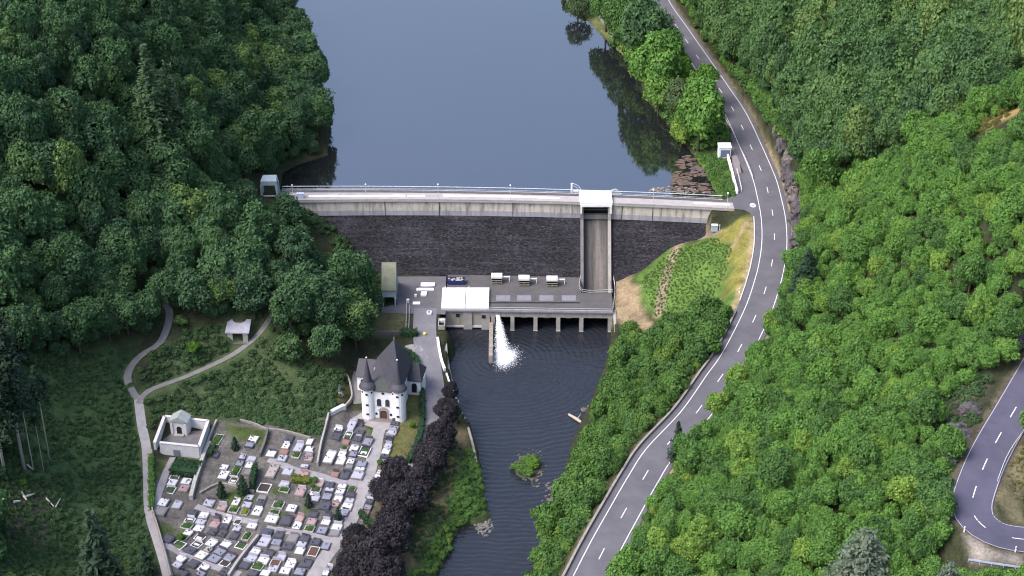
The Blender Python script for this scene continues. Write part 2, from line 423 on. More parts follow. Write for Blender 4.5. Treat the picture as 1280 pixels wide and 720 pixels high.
# ================================================================ GROUND SHEET
RIDGE = WL([(1003, 232), (1030, 240), (1060, 228), (1100, 212), (1150, 192), (1200, 168), (1240, 152), (1285, 134)])
def ground_colours(x, y):
    n = x.size; C = np.tile(np.array([0.030, 0.036, 0.020]), (n, 1))
    def put(poly, c, soft=1.5, amt=1.0, wob=2.0):
        d = sdist(poly, x, y) + (vnoise(x, y, 3.5, 11) - .5) * wob
        f = smooth01(0.5 - d / (2 * soft))[:, None] * amt
        C[:] = C * (1 - f) + np.array(c) * f
    def near(P, wd, c, soft=1.0, amt=1.0, wob=1.5):
        d = line_dist(P, x, y) - wd + (vnoise(x, y, 3.0, 12) - .5) * wob
        f = smooth01(0.5 - d / (2 * soft))[:, None] * amt
        C[:] = C * (1 - f) + np.array(c) * f
    scrub = (0.046, 0.082, 0.034)
    put(WL([(0, 440), (165, 440), (160, 480), (178, 510), (190, 719), (0, 719)]), scrub, 3)
    put(WL([(175, 490), (205, 430), (285, 400), (345, 385), (365, 430), (405, 462), (436, 470), (420, 520), (395, 548), (330, 532), (262, 520), (195, 520)]), (0.054, 0.078, 0.038), 3)
    put(WL([(0, 610), (60, 610), (70, 650), (55, 680), (0, 672)]), (0.085, 0.070, 0.062), 2)
    # cemetery terraces and yards
    put(CEM, (0.105, 0.100, 0.100), 1.0, 1, .8)
    for g in CEM_GRASS: put(WL(g), (0.055, 0.080, 0.028), 0.8, 1, 1.0)
    put(WL([(488, 528), (512, 470), (530, 470), (530, 520), (520, 580), (490, 600), (470, 600), (470, 570)]), (0.100, 0.105, 0.045), 1)
    put(WL([(400, 470), (430, 455), (440, 478), (436, 505), (405, 512)]), (0.085, 0.090, 0.040), 1)
    put(WL([(470, 390), (508, 390), (508, 418), (470, 418)]), (0.085, 0.085, 0.045), 1)
    # strip under the copper trees and the river bank
    put(WL([(540, 520), (560, 500), (590, 560), (598, 600), (560, 660), (530, 719), (420, 719), (480, 620)]), (0.100, 0.085, 0.055), 2)
    put(WL([(585, 560), (600, 600), (610, 640), (575, 660), (550, 719), (505, 719), (560, 640)]), (0.045, 0.085, 0.028), 1.5)
    # right bank: meadow, dry slope, bare earth
    put(WL([(790, 349), (838, 308), (897, 290), (938, 270), (944, 300), (942, 345), (925, 385), (900, 400), (860, 400), (820, 400), (795, 380)]), (0.074, 0.135, 0.033), 1.5)
    put(WL([(893, 292), (935, 270), (942, 300), (938, 345), (922, 385), (905, 350), (915, 320)]), (0.190, 0.165, 0.050), 1.8, .8, 4)
    put(WL([(766, 349), (790, 349), (800, 372), (818, 402), (810, 418), (790, 408), (766, 405)]), (0.235, 0.185, 0.125), 1.0)
    near(WL([(897, 291), (870, 296), (850, 304), (840, 322), (832, 345), (827, 372), (824, 392)]), 1.2, (0.20, 0.16, 0.125), .5, 1, .5)
    near(WL([(936, 274), (926, 292), (916, 308)]), 0.6, (0.24, 0.19, 0.12), .5, 1, .5)
    near(WL([(942, 280), (940, 330), (925, 372), (905, 405)]), 1.2, (0.30, 0.24, 0.15), .8, .9, 1)
    # lake side bank near the hut
    put(WL([(866, 195), (905, 190), (918, 245), (896, 246), (882, 216)]), (0.070, 0.125, 0.025), 1)
    put(WL([(708, 0), (735, 0), (775, 55), (795, 95), (787, 85), (758, 50)]), (0.105, 0.125, 0.050), 1)
    # gritty verge at the rock side of the main road
    dd, sg, zz = line_dist(RC[::2], x, y, True)
    f = (smooth01(1 - np.abs(dd - 4.4) / 1.1) * (sg < 0) * np.where(y > 410, .45, .9) * (0.4 + 0.6 * vnoise(x, y, 4, 3)))[:, None]
    C[:] = C * (1 - f) + np.array((0.30, 0.245, 0.17)) * f
    f = (smooth01(1 - np.abs(dd - 4.6) / 1.4) * (sg > 0) * 0.6 * (y < 372))[:, None]
    C[:] = C * (1 - f) + np.array((0.20, 0.17, 0.10)) * f
    # hairpin: verge, inner slope, gravel lay-by
    near(HC, 4.3, (0.085, 0.075, 0.058), .8)
    put(WL([(1279, 560), (1262, 585), (1247, 625), (1258, 645), (1279, 652)]), (0.125, 0.115, 0.075), .8)
    put(WL([(1206, 668), (1243, 690), (1279, 694), (1279, 708), (1214, 704)]), (0.21, 0.19, 0.185), .8, 1, .6)
    put(WL([(1160, 480), (1235, 470), (1215, 545), (1188, 590), (1165, 560)]), (0.065, 0.058, 0.050), 2)
    near(RIDGE, 1.6, (0.13, 0.125, 0.05), 1.2, .9, 2.5)
    put(WL([(1195, 160), (1240, 148), (1279, 130), (1279, 142), (1225, 165)]), (0.24, 0.185, 0.085), 1.2)
    return C
CEM_IMG = [(196, 572), (250, 570), (262, 545), (272, 528), (330, 528), (385, 545), (400, 550), (412, 515), (440, 512), (505, 520), (470, 640), (455, 660), (415, 719), (212, 719), (188, 640)]
CEM = WL(CEM_IMG)
CEM_GRASS = [[(282, 530), (335, 536), (330, 560), (290, 548)], [(215, 575), (250, 572), (246, 592), (214, 590)], [(190, 576), (210, 574), (206, 596), (190, 600)], [(280, 618), (300, 610), (322, 620), (300, 640), (272, 634)],
             [(196, 650), (215, 655), (222, 665), (205, 675), (195, 668)], [(226, 660), (243, 655), (240, 664), (226, 666)], [(345, 640), (360, 640), (355, 647), (343, 645)], [(460, 532), (470, 534), (468, 548), (456, 546)],
             [(340, 608), (360, 610), (358, 620), (340, 620)], [(380, 628), (392, 630), (390, 642), (380, 640)]]
m, nt, b = nodes_of('ground_mat')
at = N_(nt, 'ShaderNodeAttribute'); at.attribute_name = 'zone'
v = coords(nt, 'Object')
n1 = noise(nt, v, 0.35, 8, 0.7); n2 = noise(nt, v, 2.2, 5, 0.7)
c = mixc(nt, ramp(nt, n1, [(0.3, 0.0), (0.7, 1.0)]), (0.55, 0.55, 0.55), (1.35, 1.3, 1.25))
c = mixc(nt, 1.0, at.outputs['Color'], c, 'MULTIPLY')
c2 = mixc(nt, ramp(nt, n2, [(0.3, 0.0), (0.72, 1.0)]), (0.6, 0.62, 0.6), (1.3, 1.28, 1.2))
c = mixc(nt, 1.0, c, c2, 'MULTIPLY')
nt.links.new(c, b.inputs['Base Color']); b.inputs['Roughness'].default_value = 0.95; b.inputs['Specular IOR Level'].default_value = 0.1
bump(nt, b, n2, 0.6, 0.3)
M_GROUND = m
def build_ground():
    ny, nx = GH.shape
    V = np.stack([_xx, _yy, GH], -1).reshape(-1, 3)
    i = (np.arange(ny - 1)[:, None] * nx + np.arange(nx - 1)[None]).ravel()
    Fc = np.stack([i, i + 1, i + nx + 1, i + nx], 1)
    me = raw_mesh('ground', V, Fc, M_GROUND, True)
    C = np.concatenate([np.clip(ground_colours(V[s:s + 40000, 0], V[s:s + 40000, 1]), 0, 1) for s in range(0, len(V), 40000)])
    a = me.attributes.new('zone', 'FLOAT_COLOR', 'POINT')
    a.data.foreach_set('color', np.concatenate([C, np.ones((len(C), 1))], 1).astype(np.float32).ravel())
    tag(link('ground', me), 'hilly ground with forest floor, scrub, meadow and bare earth', 'ground', kind='structure')
build_ground()

# ================================================================ WATER
def water_mat(name, body, rough, wave, wscale, wdist, spec=0.5, ior=1.33, stretch=(1, 1, 1)):
    m, nt, b = nodes_of(name)
    v = coords(nt, 'Object', stretch)
    n1 = noise(nt, v, 0.03, 4, 0.6)
    c = mixc(nt, n1, tuple(k * 0.8 for k in body), tuple(k * 1.2 for k in body))
    nt.links.new(c, b.inputs['Base Color'])
    b.inputs['Roughness'].default_value = rough; b.inputs['IOR'].default_value = ior; b.inputs['Specular IOR Level'].default_value = spec
    n2 = noise(nt, v, wscale, 3, 0.55)
    bump(nt, b, n2, wave, wdist)
    return m
M_LAKE = water_mat('lake_mat', (0.009, 0.010, 0.012), 0.05, 0.04, 0.8, 0.05, 0.5, 2.95)
M_LAKE.node_tree.nodes['Principled BSDF'].inputs['Specular Tint'].default_value = (1.0, .94, .94, 1)
def sheet(name, pts, z, mat, label=None, cat=None, kind='structure', step=None):
    V = [(p[0], p[1], z) for p in pts]
    o = link(name, raw_mesh(name, V, [list(range(len(V)))], mat)); return tag(o, label, cat, kind=kind)
sheet('lake', [(-300, 0), (300, 0), (300, 1000), (-300, 1000)][:0] or [(-62, dam_up(-62) - 1.0)] + [(x, dam_up(x) - 1.0) for x in np.linspace(-50, 56, 20)] + [(60, 385), (130, 900), (-150, 900), (-110, 480)], Z_LAKE, M_LAKE, 'still grey blue reservoir held back by the dam', 'lake')
def river_surface():
    m, nt, b = nodes_of('river_mat')
    v = coords(nt, 'Object'); geo = coords(nt, 'Object', (0.55, 1.0, 1.0))
    n0 = noise(nt, v, 0.05, 3, 0.5)
    nt.links.new(mixc(nt, n0, (0.012, 0.014, 0.019), (0.017, 0.019, 0.025)), b.inputs['Base Color'])
    b.inputs['Roughness'].default_value = 0.10; b.inputs['IOR'].default_value = 1.40
    n1 = noise(nt, geo, 0.8, 3, 0.55)
    wv = N_(nt, 'ShaderNodeTexWave'); wv.wave_type = 'RINGS'; wv.rings_direction = 'Z'
    mp = nt.nodes.new('ShaderNodeMapping'); t = nt.nodes.new('ShaderNodeTexCoord'); nt.links.new(t.outputs['Object'], mp.inputs[0])
    src = U(628, 448, Z_RIVER); mp.inputs['Location'].default_value = (-src[0], -src[1], 0)
    nt.links.new(mp.outputs[0], wv.inputs['Vector'])
    wv.inputs['Scale'].default_value = 0.21; wv.inputs['Distortion'].default_value = 13.0; wv.inputs['Detail'].default_value = 4.0; wv.inputs['Detail Scale'].default_value = 0.35
    mx = N_(nt, 'ShaderNodeMath', operation='MULTIPLY_ADD'); nt.links.new(wv.outputs['Fac'], mx.inputs[0]); mx.inputs[1].default_value = 0.34; nt.links.new(n1, mx.inputs[2])
    bump(nt, b, mx.outputs[0], 0.6, 0.26)
    V = [(-70, 100), (70, 100), (70, 368), (-70, 368)]
    tag(link('river', raw_mesh('river', [(x, y, Z_RIVER) for x, y in [(-30, 100), (30, 100), (40, 366), (-22, 366), (-45, 250)]], [[0, 1, 2, 3, 4]], m)), 'dark rippled tailwater river below the dam', 'river', kind='structure')
river_surface()

# ================================================================ ROADS AND PATHS
def asphalt(name, c, scale=0.5):
    m, nt, b = nodes_of(name)
    v = coords(nt, 'Object'); n1 = noise(nt, v, 0.18, 6, 0.7); n2 = noise(nt, v, 6, 4, 0.7)
    col = mixc(nt, ramp(nt, n1, [(0.32, 0.0), (0.68, 1.0)]), tuple(k * 0.78 for k in c), tuple(k * 1.15 for k in c))
    col = mixc(nt, ramp(nt, n2, [(0.4, 0.0), (0.75, 0.35)]), col, tuple(k * 0.6 for k in c))
    nt.links.new(col, b.inputs['Base Color']); b.inputs['Roughness'].default_value = 0.85; b.inputs['Specular IOR Level'].default_value = 0.3
    bump(nt, b, n2, 0.2, 0.02); return m
M_ASPH = asphalt('asphalt', (0.090, 0.088, 0.102))
M_ASPH2 = asphalt('asphalt_hill', (0.062, 0.060, 0.092))
M_PAINT = stained('road_paint', (0.60, 0.60, 0.60), 0.35, 2.0, 0.7, 0.2, 0)
def ribbon(name, P, wl, wr, mat, dz=0.0, kind='structure', label=None, cat=None, follow=False, cross=1, thick=0.0):
    """strip along P (xyz); wl / wr = reach to the left / right of travel"""
    P = np.asarray(P); Nn = side_normals(P); V = []; Fc = []; k = cross + 1
    for i in range(len(P)):
        for j in range(k):
            s = -wl + (wl + wr) * j / cross; q = P[i, :2] + Nn[i] * s
            V.append((q[0], q[1], (float(hz(q[0], q[1])) if follow else P[i, 2]) + dz))
    for i in range(len(P) - 1):
        for j in range(cross): Fc.append([i * k + j, i * k + j + 1, (i + 1) * k + j + 1, (i + 1) * k + j])
    me = raw_mesh(name, V, Fc, mat, True)
    return tag(link(name, me), label, cat, kind=kind)
def dashes(P, off, length, gap, wd, dz, s0=0.0):
    b = MB(); s = np.concatenate([[0], np.cumsum(np.linalg.norm(np.diff(P[:, :2], axis=0), axis=1))]); Nn = side_normals(P); t = s0
    while t + length < s[-1]:
        V = []
        for q in np.linspace(t, t + length, 4):
            c = np.array([np.interp(q, s, P[:, k]) for k in range(3)]); nn = np.array([np.interp(q, s, Nn[:, k]) for k in range(2)])
            for e in (-wd / 2, wd / 2): V.append((c[0] + nn[0] * (off + e), c[1] + nn[1] * (off + e), c[2] + dz))
        b.add(V, [[0, 1, 3, 2], [2, 3, 5, 4], [4, 5, 7, 6]]); t += length + gap
    return b
ribbon('road', RC, ROADW / 2 + .9, ROADW / 2 + 1.7, M_ASPH, 0.0, label='grey two lane road curving past the dam', cat='road')
ribbon('road_edge_line', RC, -ROADW / 2 + .16, ROADW / 2, M_PAINT, 0.006, cat='road marking', label='white edge line on the river side of the road')
ribbon('road_edge_line', RC, ROADW / 2, -ROADW / 2 + .16, M_PAINT, 0.006, cat='road marking', label='white edge line on the hill side of the road')
tag(dashes(RC, 0, 3.2, 9.2, .17, 0.02, 5).build('road_centre_line', M_PAINT), 'white dashes down the middle of the valley road', 'road marking', kind='structure')
ribbon('road', HC, HAIRW / 2, HAIRW / 2, M_ASPH2, 0.0, label='grey hairpin road on the wooded hill', cat='road')
tag(dashes(HC, 0, 3.2, 4.6, .17, 0.035, 3).build('road_centre_line', M_PAINT), 'white dashes round the hairpin bend', 'road marking', kind='structure')
for sgn, nm in ((1, 'outer'), (-1, 'inner')):
    ribbon('road_edge_line', HC, -sgn * (HAIRW / 2 - .2) + .06, sgn * (HAIRW / 2 - .2) + .06, flat('worn_paint', (.32, .31, .33)), 0.006, cat='road marking', label='faint pale line along the %s edge of the hairpin' % nm)
# apron between road and crest
AP = UL([(921, 216), (940, 216), (949, 240), (953, 262), (953, 284), (944, 284), (942, 274), (937, 266), (930, 262.5), (912, 261), (905, 250), (914, 246), (921, 243.5), (917, 228)], -0.03)
sheet('pavement', [(p[0], p[1]) for p in AP], -0.012, M_ASPH, 'grey asphalt apron where the crest road meets the main road', 'pavement')
def speed_mark():
    c = U(941, 256.5, 0.008); b = MB(); R = .74; n = 28
    ring = [(c[0] + R * math.cos(2 * math.pi * i / n), c[1] + R * 1.55 * math.sin(2 * math.pi * i / n), .0) for i in range(n)]
    b.add([(p[0], p[1], 0.008) for p in ring], [list(range(n))])
    o = b.build('painted_speed_circle', M_PAINT); tag(o, 'white painted circle with dark figures on the apron', 'road marking', kind='structure')
    k = MB()
    dg = {'3': [(0, 0, 3, 1), (2, 0, 1, 5), (0, 2, 3, 1), (0, 4, 3, 1)], '0': [(0, 0, 1, 5), (2, 0, 1, 5), (0, 0, 3, 1), (0, 4, 3, 1)]}
    u = 0.115
    for ch, ox in (('3', -3.5), ('0', 0.5)):
        for j, (x, y, wd, hh) in enumerate(dg[ch]):
            x0, y0 = c[0] + (ox + x) * u, c[1] + (-2.5 + y) * u * 1.5
            z = 0.013 + 0.002 * j
            k.add([(x0, y0, z), (x0 + wd * u, y0, z), (x0 + wd * u, y0 + hh * u * 1.5, z), (x0, y0 + hh * u * 1.5, z)], [[0, 1, 2, 3]])
    k.build('painted_figures', M_ASPH, o)
speed_mark()
M_PATH = stained('path_gravel', (0.27, 0.255, 0.26), 0.45, 0.5, 0.95, 0.1, 0.3)
M_PATHG = stained('path_mossy', (0.17, 0.165, 0.165), 0.5, 0.4, 0.95, 0.1, 0.3)
def gpath(name, img, wd, mat, label, dz=0.10, cross=3):
    P = resample(WL(img), 1.2); return ribbon(name, P, wd / 2, wd / 2, mat, dz, follow=True, cross=cross, label=label, cat='path')
gpath('footpath', PATH_IMG[0], 1.7, M_PATHG, 'grey footpath winding up into the dark wood')
gpath('footpath', PATH_IMG[1], 1.4, M_PATHG, 'narrow footpath climbing past the small shrine')
gpath('footpath', PATH_IMG[2], 2.0, M_PATH, 'pale footpath along the left of the cemetery wall')
gpath('gravel_path', [(478, 527), (472, 545), (468, 568), (458, 600), (443, 640), (428, 668), (408, 695), (388, 728)], 2.7, M_PATH, 'wide pale gravel path from the chapel down through the cemetery')
M_PATHL = stained('path_light', (0.25, 0.235, 0.245), 0.4, 0.6, 0.95, 0.1, 0.2)
gpath('gravel_path', [(336, 574), (352, 581), (372, 589), (395, 594), (420, 601), (456, 606)], 1.9, M_PATHL, 'gravel path crossing the cemetery below the chapel graves', 0.09)
gpath('gravel_path', [(333, 660), (355, 664), (385, 668), (408, 674), (432, 678)], 1.7, M_PATHL, 'gravel path crossing the lower middle of the cemetery', 0.09)
gpath('gravel_path', [(245, 633), (270, 642), (300, 650), (322, 653)], 1.6, M_PATHL, 'gravel path between the middle grave rows', 0.09)
gpath('gravel_path', [(203, 680), (222, 690), (245, 702), (268, 708), (300, 719)], 1.9, M_PATHL, 'gravel path along the lowest left grave rows', 0.09)
gpath('gravel_path', [(216, 572), (208, 590), (199, 615), (194, 640)], 1.3, M_PATHL, 'gravel path from the mausoleum door down the cemetery edge', 0.09)
gpath('service_path', [(908, 158), (914, 176), (919, 196), (921, 212), (926, 232), (930, 246)], 2.0, stained('path_pink', (0.20, 0.175, 0.18), .4, .5, .9, .1, .2), 'narrow service path beside the white wall')
# ================================================================ DAM
def masonry_mat():
    m, nt, b = nodes_of('masonry')
    t = nt.nodes.new('ShaderNodeTexCoord'); sp = nt.nodes.new('ShaderNodeSeparateXYZ'); nt.links.new(t.outputs['Object'], sp.inputs[0])
    cb = nt.nodes.new('ShaderNodeCombineXYZ'); nt.links.new(sp.outputs[0], cb.inputs[0])
    ml = N_(nt, 'ShaderNodeMath', operation='MULTIPLY'); nt.links.new(sp.outputs[2], ml.inputs[0]); ml.inputs[1].default_value = 1.25
    nt.links.new(ml.outputs[0], cb.inputs[1])
    br = N_(nt, 'ShaderNodeTexBrick'); nt.links.new(cb.outputs[0], br.inputs['Vector'])
    br.inputs['Scale'].default_value = 1.0; br.inputs['Brick Width'].default_value = 0.62; br.inputs['Row Height'].default_value = 0.36; br.inputs['Mortar Size'].default_value = 0.035
    br.inputs['Color1'].default_value = (0.005, 0.005, 0.006, 1); br.inputs['Color2'].default_value = (0.036, 0.035, 0.040, 1); br.inputs['Mortar'].default_value = (0.010, 0.009, 0.012, 1); br.inputs['Bias'].default_value = -0.15
    n1 = noise(nt, cb.outputs[0], 0.22, 7, 0.7); mq = nt.nodes.new('ShaderNodeMapping'); mq.inputs['Scale'].default_value = (.42, 1.5, 1); nt.links.new(cb.outputs[0], mq.inputs[0]); n2 = noise(nt, mq.outputs[0], 2.6, 5, 0.8)
    mp = nt.nodes.new('ShaderNodeMapping'); mp.inputs['Scale'].default_value = (0.9, 0.10, 1); nt.links.new(cb.outputs[0], mp.inputs[0])
    n3 = noise(nt, mp.outputs[0], 1.0, 5, 0.65)
    mp2 = nt.nodes.new('ShaderNodeMapping'); mp2.inputs['Scale'].default_value = (0.05, 1.3, 1); nt.links.new(cb.outputs[0], mp2.inputs[0])
    n4 = noise(nt, mp2.outputs[0], 1.0, 4, 0.7)
    c = mixc(nt, ramp(nt, n1, [(0.35, 0.0), (0.7, 0.75)]), br.outputs[0], (0.013, 0.012, 0.016))
    c = mixc(nt, ramp(nt, n2, [(0.57, 0.0), (0.68, 0.8)]), c, (0.135, 0.132, 0.142))
    c = mixc(nt, ramp(nt, n4, [(0.52, 0.0), (0.72, 0.30)]), c, (0.075, 0.070, 0.082))
    nL = noise(nt, cb.outputs[0], 0.10, 5, .6); c = mixc(nt, ramp(nt, nL, [(.42, 0), (.62, .5)]), c, mixc(nt, 1.0, c, (2.0, 2.0, 2.05), 'MULTIPLY'))
    c = mixc(nt, ramp(nt, n3, [(0.62, 0.0), (0.82, 0.45)]), c, (0.012, 0.012, 0.014))
    nt.links.new(c, b.inputs['Base Color']); b.inputs['Roughness'].default_value = 0.9; b.inputs['Specular IOR Level'].default_value = 0.15
    bump(nt, b, br.outputs[1], -0.5, 0.08); return m
M_MASON = masonry_mat()
def streaked(name, c, dark, amt=0.8, sx=0.9, sy=0.12):
    m, nt, b = nodes_of(name); v = coords(nt, 'Object', (sx, sx, sy)); v2 = coords(nt, 'Object')
    n1 = noise(nt, v, 1.0, 6, 0.7); n2 = noise(nt, v2, 0.25, 5, 0.6); n3 = noise(nt, v2, 5, 3, 0.6)
    col = mixc(nt, ramp(nt, n2, [(0.35, 0.0), (0.65, 0.5)]), c, tuple(k * 0.6 for k in c))
    col = mixc(nt, ramp(nt, n1, [(0.47, 0.0), (0.68, amt)]), col, dark)
    col = mixc(nt, ramp(nt, n3, [(0.4, 0.0), (0.75, 0.25)]), col, dark)
    nt.links.new(col, b.inputs['Base Color']); b.inputs['Roughness'].default_value = 0.9; b.inputs['Specular IOR Level'].default_value = 0.15
    bump(nt, b, n3, 0.15, 0.03); return m
M_BAND = streaked('band_concrete', (0.50, 0.46, 0.40), (0.07, 0.065, 0.066), .8)
M_BAND2 = streaked('band_concrete_lower', (0.30, 0.295, 0.325), (0.07, 0.068, 0.075), .55)
M_CONC = stained('concrete', (0.30, 0.285, 0.27), 0.5, 0.4)
M_CONCL = stained('concrete_light', (0.50, 0.48, 0.48), 0.35, 0.5)
M_CONCD = stained('concrete_dark', (0.115, 0.105, 0.105), 0.5, 0.35)
M_WHITE = stained('white_paint', (0.66, 0.66, 0.66), 0.22, 0.7, 0.6, 0.3, 0)
M_STEEL = flat('galvanised', (0.50, 0.52, 0.54), 0.45, 0.5)
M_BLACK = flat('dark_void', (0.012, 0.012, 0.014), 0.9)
M_BLUEG = stained('pale_blue_concrete', (0.30, 0.37, 0.40), 0.4, 0.6)
def loft(b, xs, prof):
    n = len(prof(xs[0])); V = []; Fc = []
    for x in xs: V += [(x, y, z) for y, z in prof(x)]
    for i in range(len(xs) - 1):
        for k in range(n): Fc.append([i * n + k, i * n + (k + 1) % n, (i + 1) * n + (k + 1) % n, (i + 1) * n + k])
    Fc += [list(range(n))[::-1], [(len(xs) - 1) * n + k for k in range(n)]]
    return b.add(V, Fc)
BAT = 0.69
def face_y(x, z): return dam_dn(x) - BAT * max(0.0, -4.4 - z)
SX0, SX1 = U(725.5, 300, -9)[0], U(763.5, 300, -9)[0]        # spillway slot between the outer faces of its side walls
DX0, DX1 = -60.0, 57.5
def build_dam():
    r = empty('dam', (0, 368, -24), 'long dark stone gravity dam with a pale concrete crest band and a narrow spillway', 'dam')
    off = r.location
    for a, c in ((DX0, SX0 + .02), (SX1 - .02, DX1)):
        xs = np.linspace(a, c, 40)
        loft(MB(off), xs, lambda x: [(dam_dn(x), -4.4), (face_y(x, -25), -25), (dam_up(x) - .3, -25), (dam_up(x) - .3, -4.4)]).build('masonry_face', M_MASON, r)
        b = MB(off)
        loft(b, xs, lambda x: [(dam_dn(x) - .12, -.33), (dam_dn(x) - .12, -3.0), (dam_up(x) - .3, -3.0), (dam_up(x) - .3, -.33)])
        b.build('concrete_band', M_BAND, r)
        loft(MB(off), xs, lambda x: [(dam_dn(x) - .18, -3.0), (dam_dn(x) - .22, -4.398), (dam_up(x) - .3, -4.398), (dam_up(x) - .3, -3.002)]).build('lower_band', M_BAND2, r)
    xs = np.linspace(DX0, DX1 - 1.5, 70)
    loft(MB(off), xs, lambda x: [(dam_dn(x) - .6, .0), (dam_dn(x) - .6, -.33), (dam_up(x) + .2, -.33), (dam_up(x) + .2, .0)]).build('crest_slab', stained('crest_pale', (0.31, 0.29, 0.295), 0.35, 0.45), r)
    # pale worn paving panels along the crest roadway
    rr = random.Random(5); b = MB(off); x = -52.0
    while x < 50:
        L = rr.uniform(3.5, 10)
        b = MB(off)
        if not (SX0 - 1.5 < x + L and x < SX1 + 1) and rr.random() < (0.96 if x < 20 else .35):
            o1 = 1.75 + rr.uniform(-.12, .12); o2 = o1 + rr.uniform(.8, 1.05)
            for q in (0,):
                b.add([(x, dam_dn(x) + o1, .005), (x + L, dam_dn(x + L) + o1, .005), (x + L, dam_dn(x + L) + o2, .005), (x, dam_dn(x) + o2, .005)], [[0, 1, 2, 3]]).build('paving_panel', stained('crest_white', (0.62, 0.58, 0.57), 0.35, 0.8), r)
        x += L + rr.choice([.12, .12, .2, .5])
    # upstream footway kerb, parapets and railings
    loft(MB(off), xs, lambda x: [(dam_up(x) - 1.1, .14), (dam_up(x) - 1.1, .003), (dam_up(x) + .15, .003), (dam_up(x) + .15, .14)]).build('footway', M_CONCD, r)
    loft(MB(off), xs, lambda x: [(dam_dn(x) - .55, .42), (dam_dn(x) - .55, .003), (dam_dn(x) - .25, .003), (dam_dn(x) - .25, .42)]).build('kerb_wall', M_CONC, r)
    b = MB(off)
    for off_y, z0 in ((0.0, .14), (-1.15, .003)):
        for x in np.arange(DX0 + 1, DX1 - 4, 2.0): b.box((x, dam_up(x) + off_y, z0 + .55), (.045, .045, 1.1))
    b.build('rail_posts', flat('post_steel', (.16, .17, .19), .5, .5), r); b = MB(off)
    for h in (.5, 1.18):
        b.tube([(x, dam_up(x), h + .05) for x in np.linspace(DX0 + 1, DX1 - 4, 60)], .035 if h < 1 else .08, 5)
    b.tube([(x, dam_up(x) - 1.15, .8) for x in np.linspace(DX0 + 1, DX1 - 4, 60)], .05, 5)
    b.build('railing', M_STEEL, r)
    # joints in the concrete band
    b = MB(off)
    for px in (481, 549, 641, 777, 815):
        x = U(px, 260, -2)[0]; b.box((x, dam_dn(x) - .13, -2.36), (.16, .22, 4.0))
    b.build('joint', M_BLACK, r)
    b = MB(off)
    for px in (549, 641):
        x = U(px, 300, -10)[0]
        b.add([(x - .12, face_y(x, -4.5) - .03, -4.5), (x + .12, face_y(x, -4.5) - .03, -4.5), (x + .12, face_y(x, -17.5) - .03, -17.5), (x - .12, face_y(x, -17.5) - .03, -17.5)], [[3, 2, 1, 0]])
    b.build('face_joint', M_BLACK, r)
    # spillway: side walls, chute, hood
    for x in (SX0, SX1 - .75):
        xx = x + .375
        V = lambda z: dam_dn(xx) - BAT * max(0, -4.4 - z)
        prof = [(V(-.4) - 1.1, -.33), (V(-4.4) - 1.2, -4.4), (V(-25) - 1.2, -25), (V(-25) + 5, -25), (dam_dn(xx) + 3, -.33)]
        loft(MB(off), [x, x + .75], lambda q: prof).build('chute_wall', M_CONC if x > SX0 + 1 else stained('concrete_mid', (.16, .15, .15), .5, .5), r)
    xm = (SX0 + SX1) / 2
    fl = lambda z: dam_dn(xm) - BAT * max(0, -4.4 - z) + 1.5
    prof = [(fl(-5.6), -5.6), (fl(-25), -25), (fl(-25) + 4, -25), (fl(-5.6) + 4, -5.6)]
    m, nt, bs = nodes_of('chute_concrete'); v = coords(nt, 'Object', (1.0, .06, .06)); n1 = noise(nt, v, .9, 6, .7); n2 = noise(nt, coords(nt, 'Object', (.8, .8, .8)), 1.2, 5, .7)
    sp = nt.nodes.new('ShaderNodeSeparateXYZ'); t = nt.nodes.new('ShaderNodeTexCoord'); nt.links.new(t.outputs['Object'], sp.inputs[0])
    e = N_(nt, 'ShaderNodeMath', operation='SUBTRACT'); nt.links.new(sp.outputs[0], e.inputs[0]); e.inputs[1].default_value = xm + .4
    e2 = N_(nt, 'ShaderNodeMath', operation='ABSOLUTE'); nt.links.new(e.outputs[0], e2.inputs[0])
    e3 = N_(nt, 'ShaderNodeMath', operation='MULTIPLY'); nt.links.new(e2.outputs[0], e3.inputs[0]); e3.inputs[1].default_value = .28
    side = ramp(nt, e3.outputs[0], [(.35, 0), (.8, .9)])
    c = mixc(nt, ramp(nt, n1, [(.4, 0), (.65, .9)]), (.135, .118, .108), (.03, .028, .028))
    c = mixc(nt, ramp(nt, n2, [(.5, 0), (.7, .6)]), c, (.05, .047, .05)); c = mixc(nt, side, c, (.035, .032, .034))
    nt.links.new(c, bs.inputs['Base Color']); bs.inputs['Roughness'].default_value = .8
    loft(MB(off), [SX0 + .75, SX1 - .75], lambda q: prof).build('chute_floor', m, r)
    MB(off).box((xm, dam_dn(xm) + 2.2, -5.0), (SX1 - SX0 - 1.5, .8, 1.35)).build('sill_beam', M_CONC, r)
    MB(off).box((xm, dam_dn(xm) + 3.6, -3.0), (SX1 - SX0 - 1.5, .3, 5.3)).build('gate_leaf', M_BLACK, r)
    b = MB(off); b.box((xm, dam_dn(xm) + 1.7, -2.75), (SX1 - SX0 - 1.5, .25, .35))
    b.build('gate_rib', M_CONCD, r)
    yb = dam_up(xm) + .8; yf = dam_dn(xm) - 1.25
    b = MB(off); b.box((xm, (yb + yf) / 2, .42), (SX1 - SX0 + .5, yb - yf, .8)); b.box((xm, yf - .1, -.1), (SX1 - SX0 + .2, .2, .6))
    for x in (SX0 + .12, SX1 - .12): b.box((x, yf - .16, -1.25), (.42, .3, 2.0))
    b.build('spillway_hood', M_WHITE, r)
build_dam()
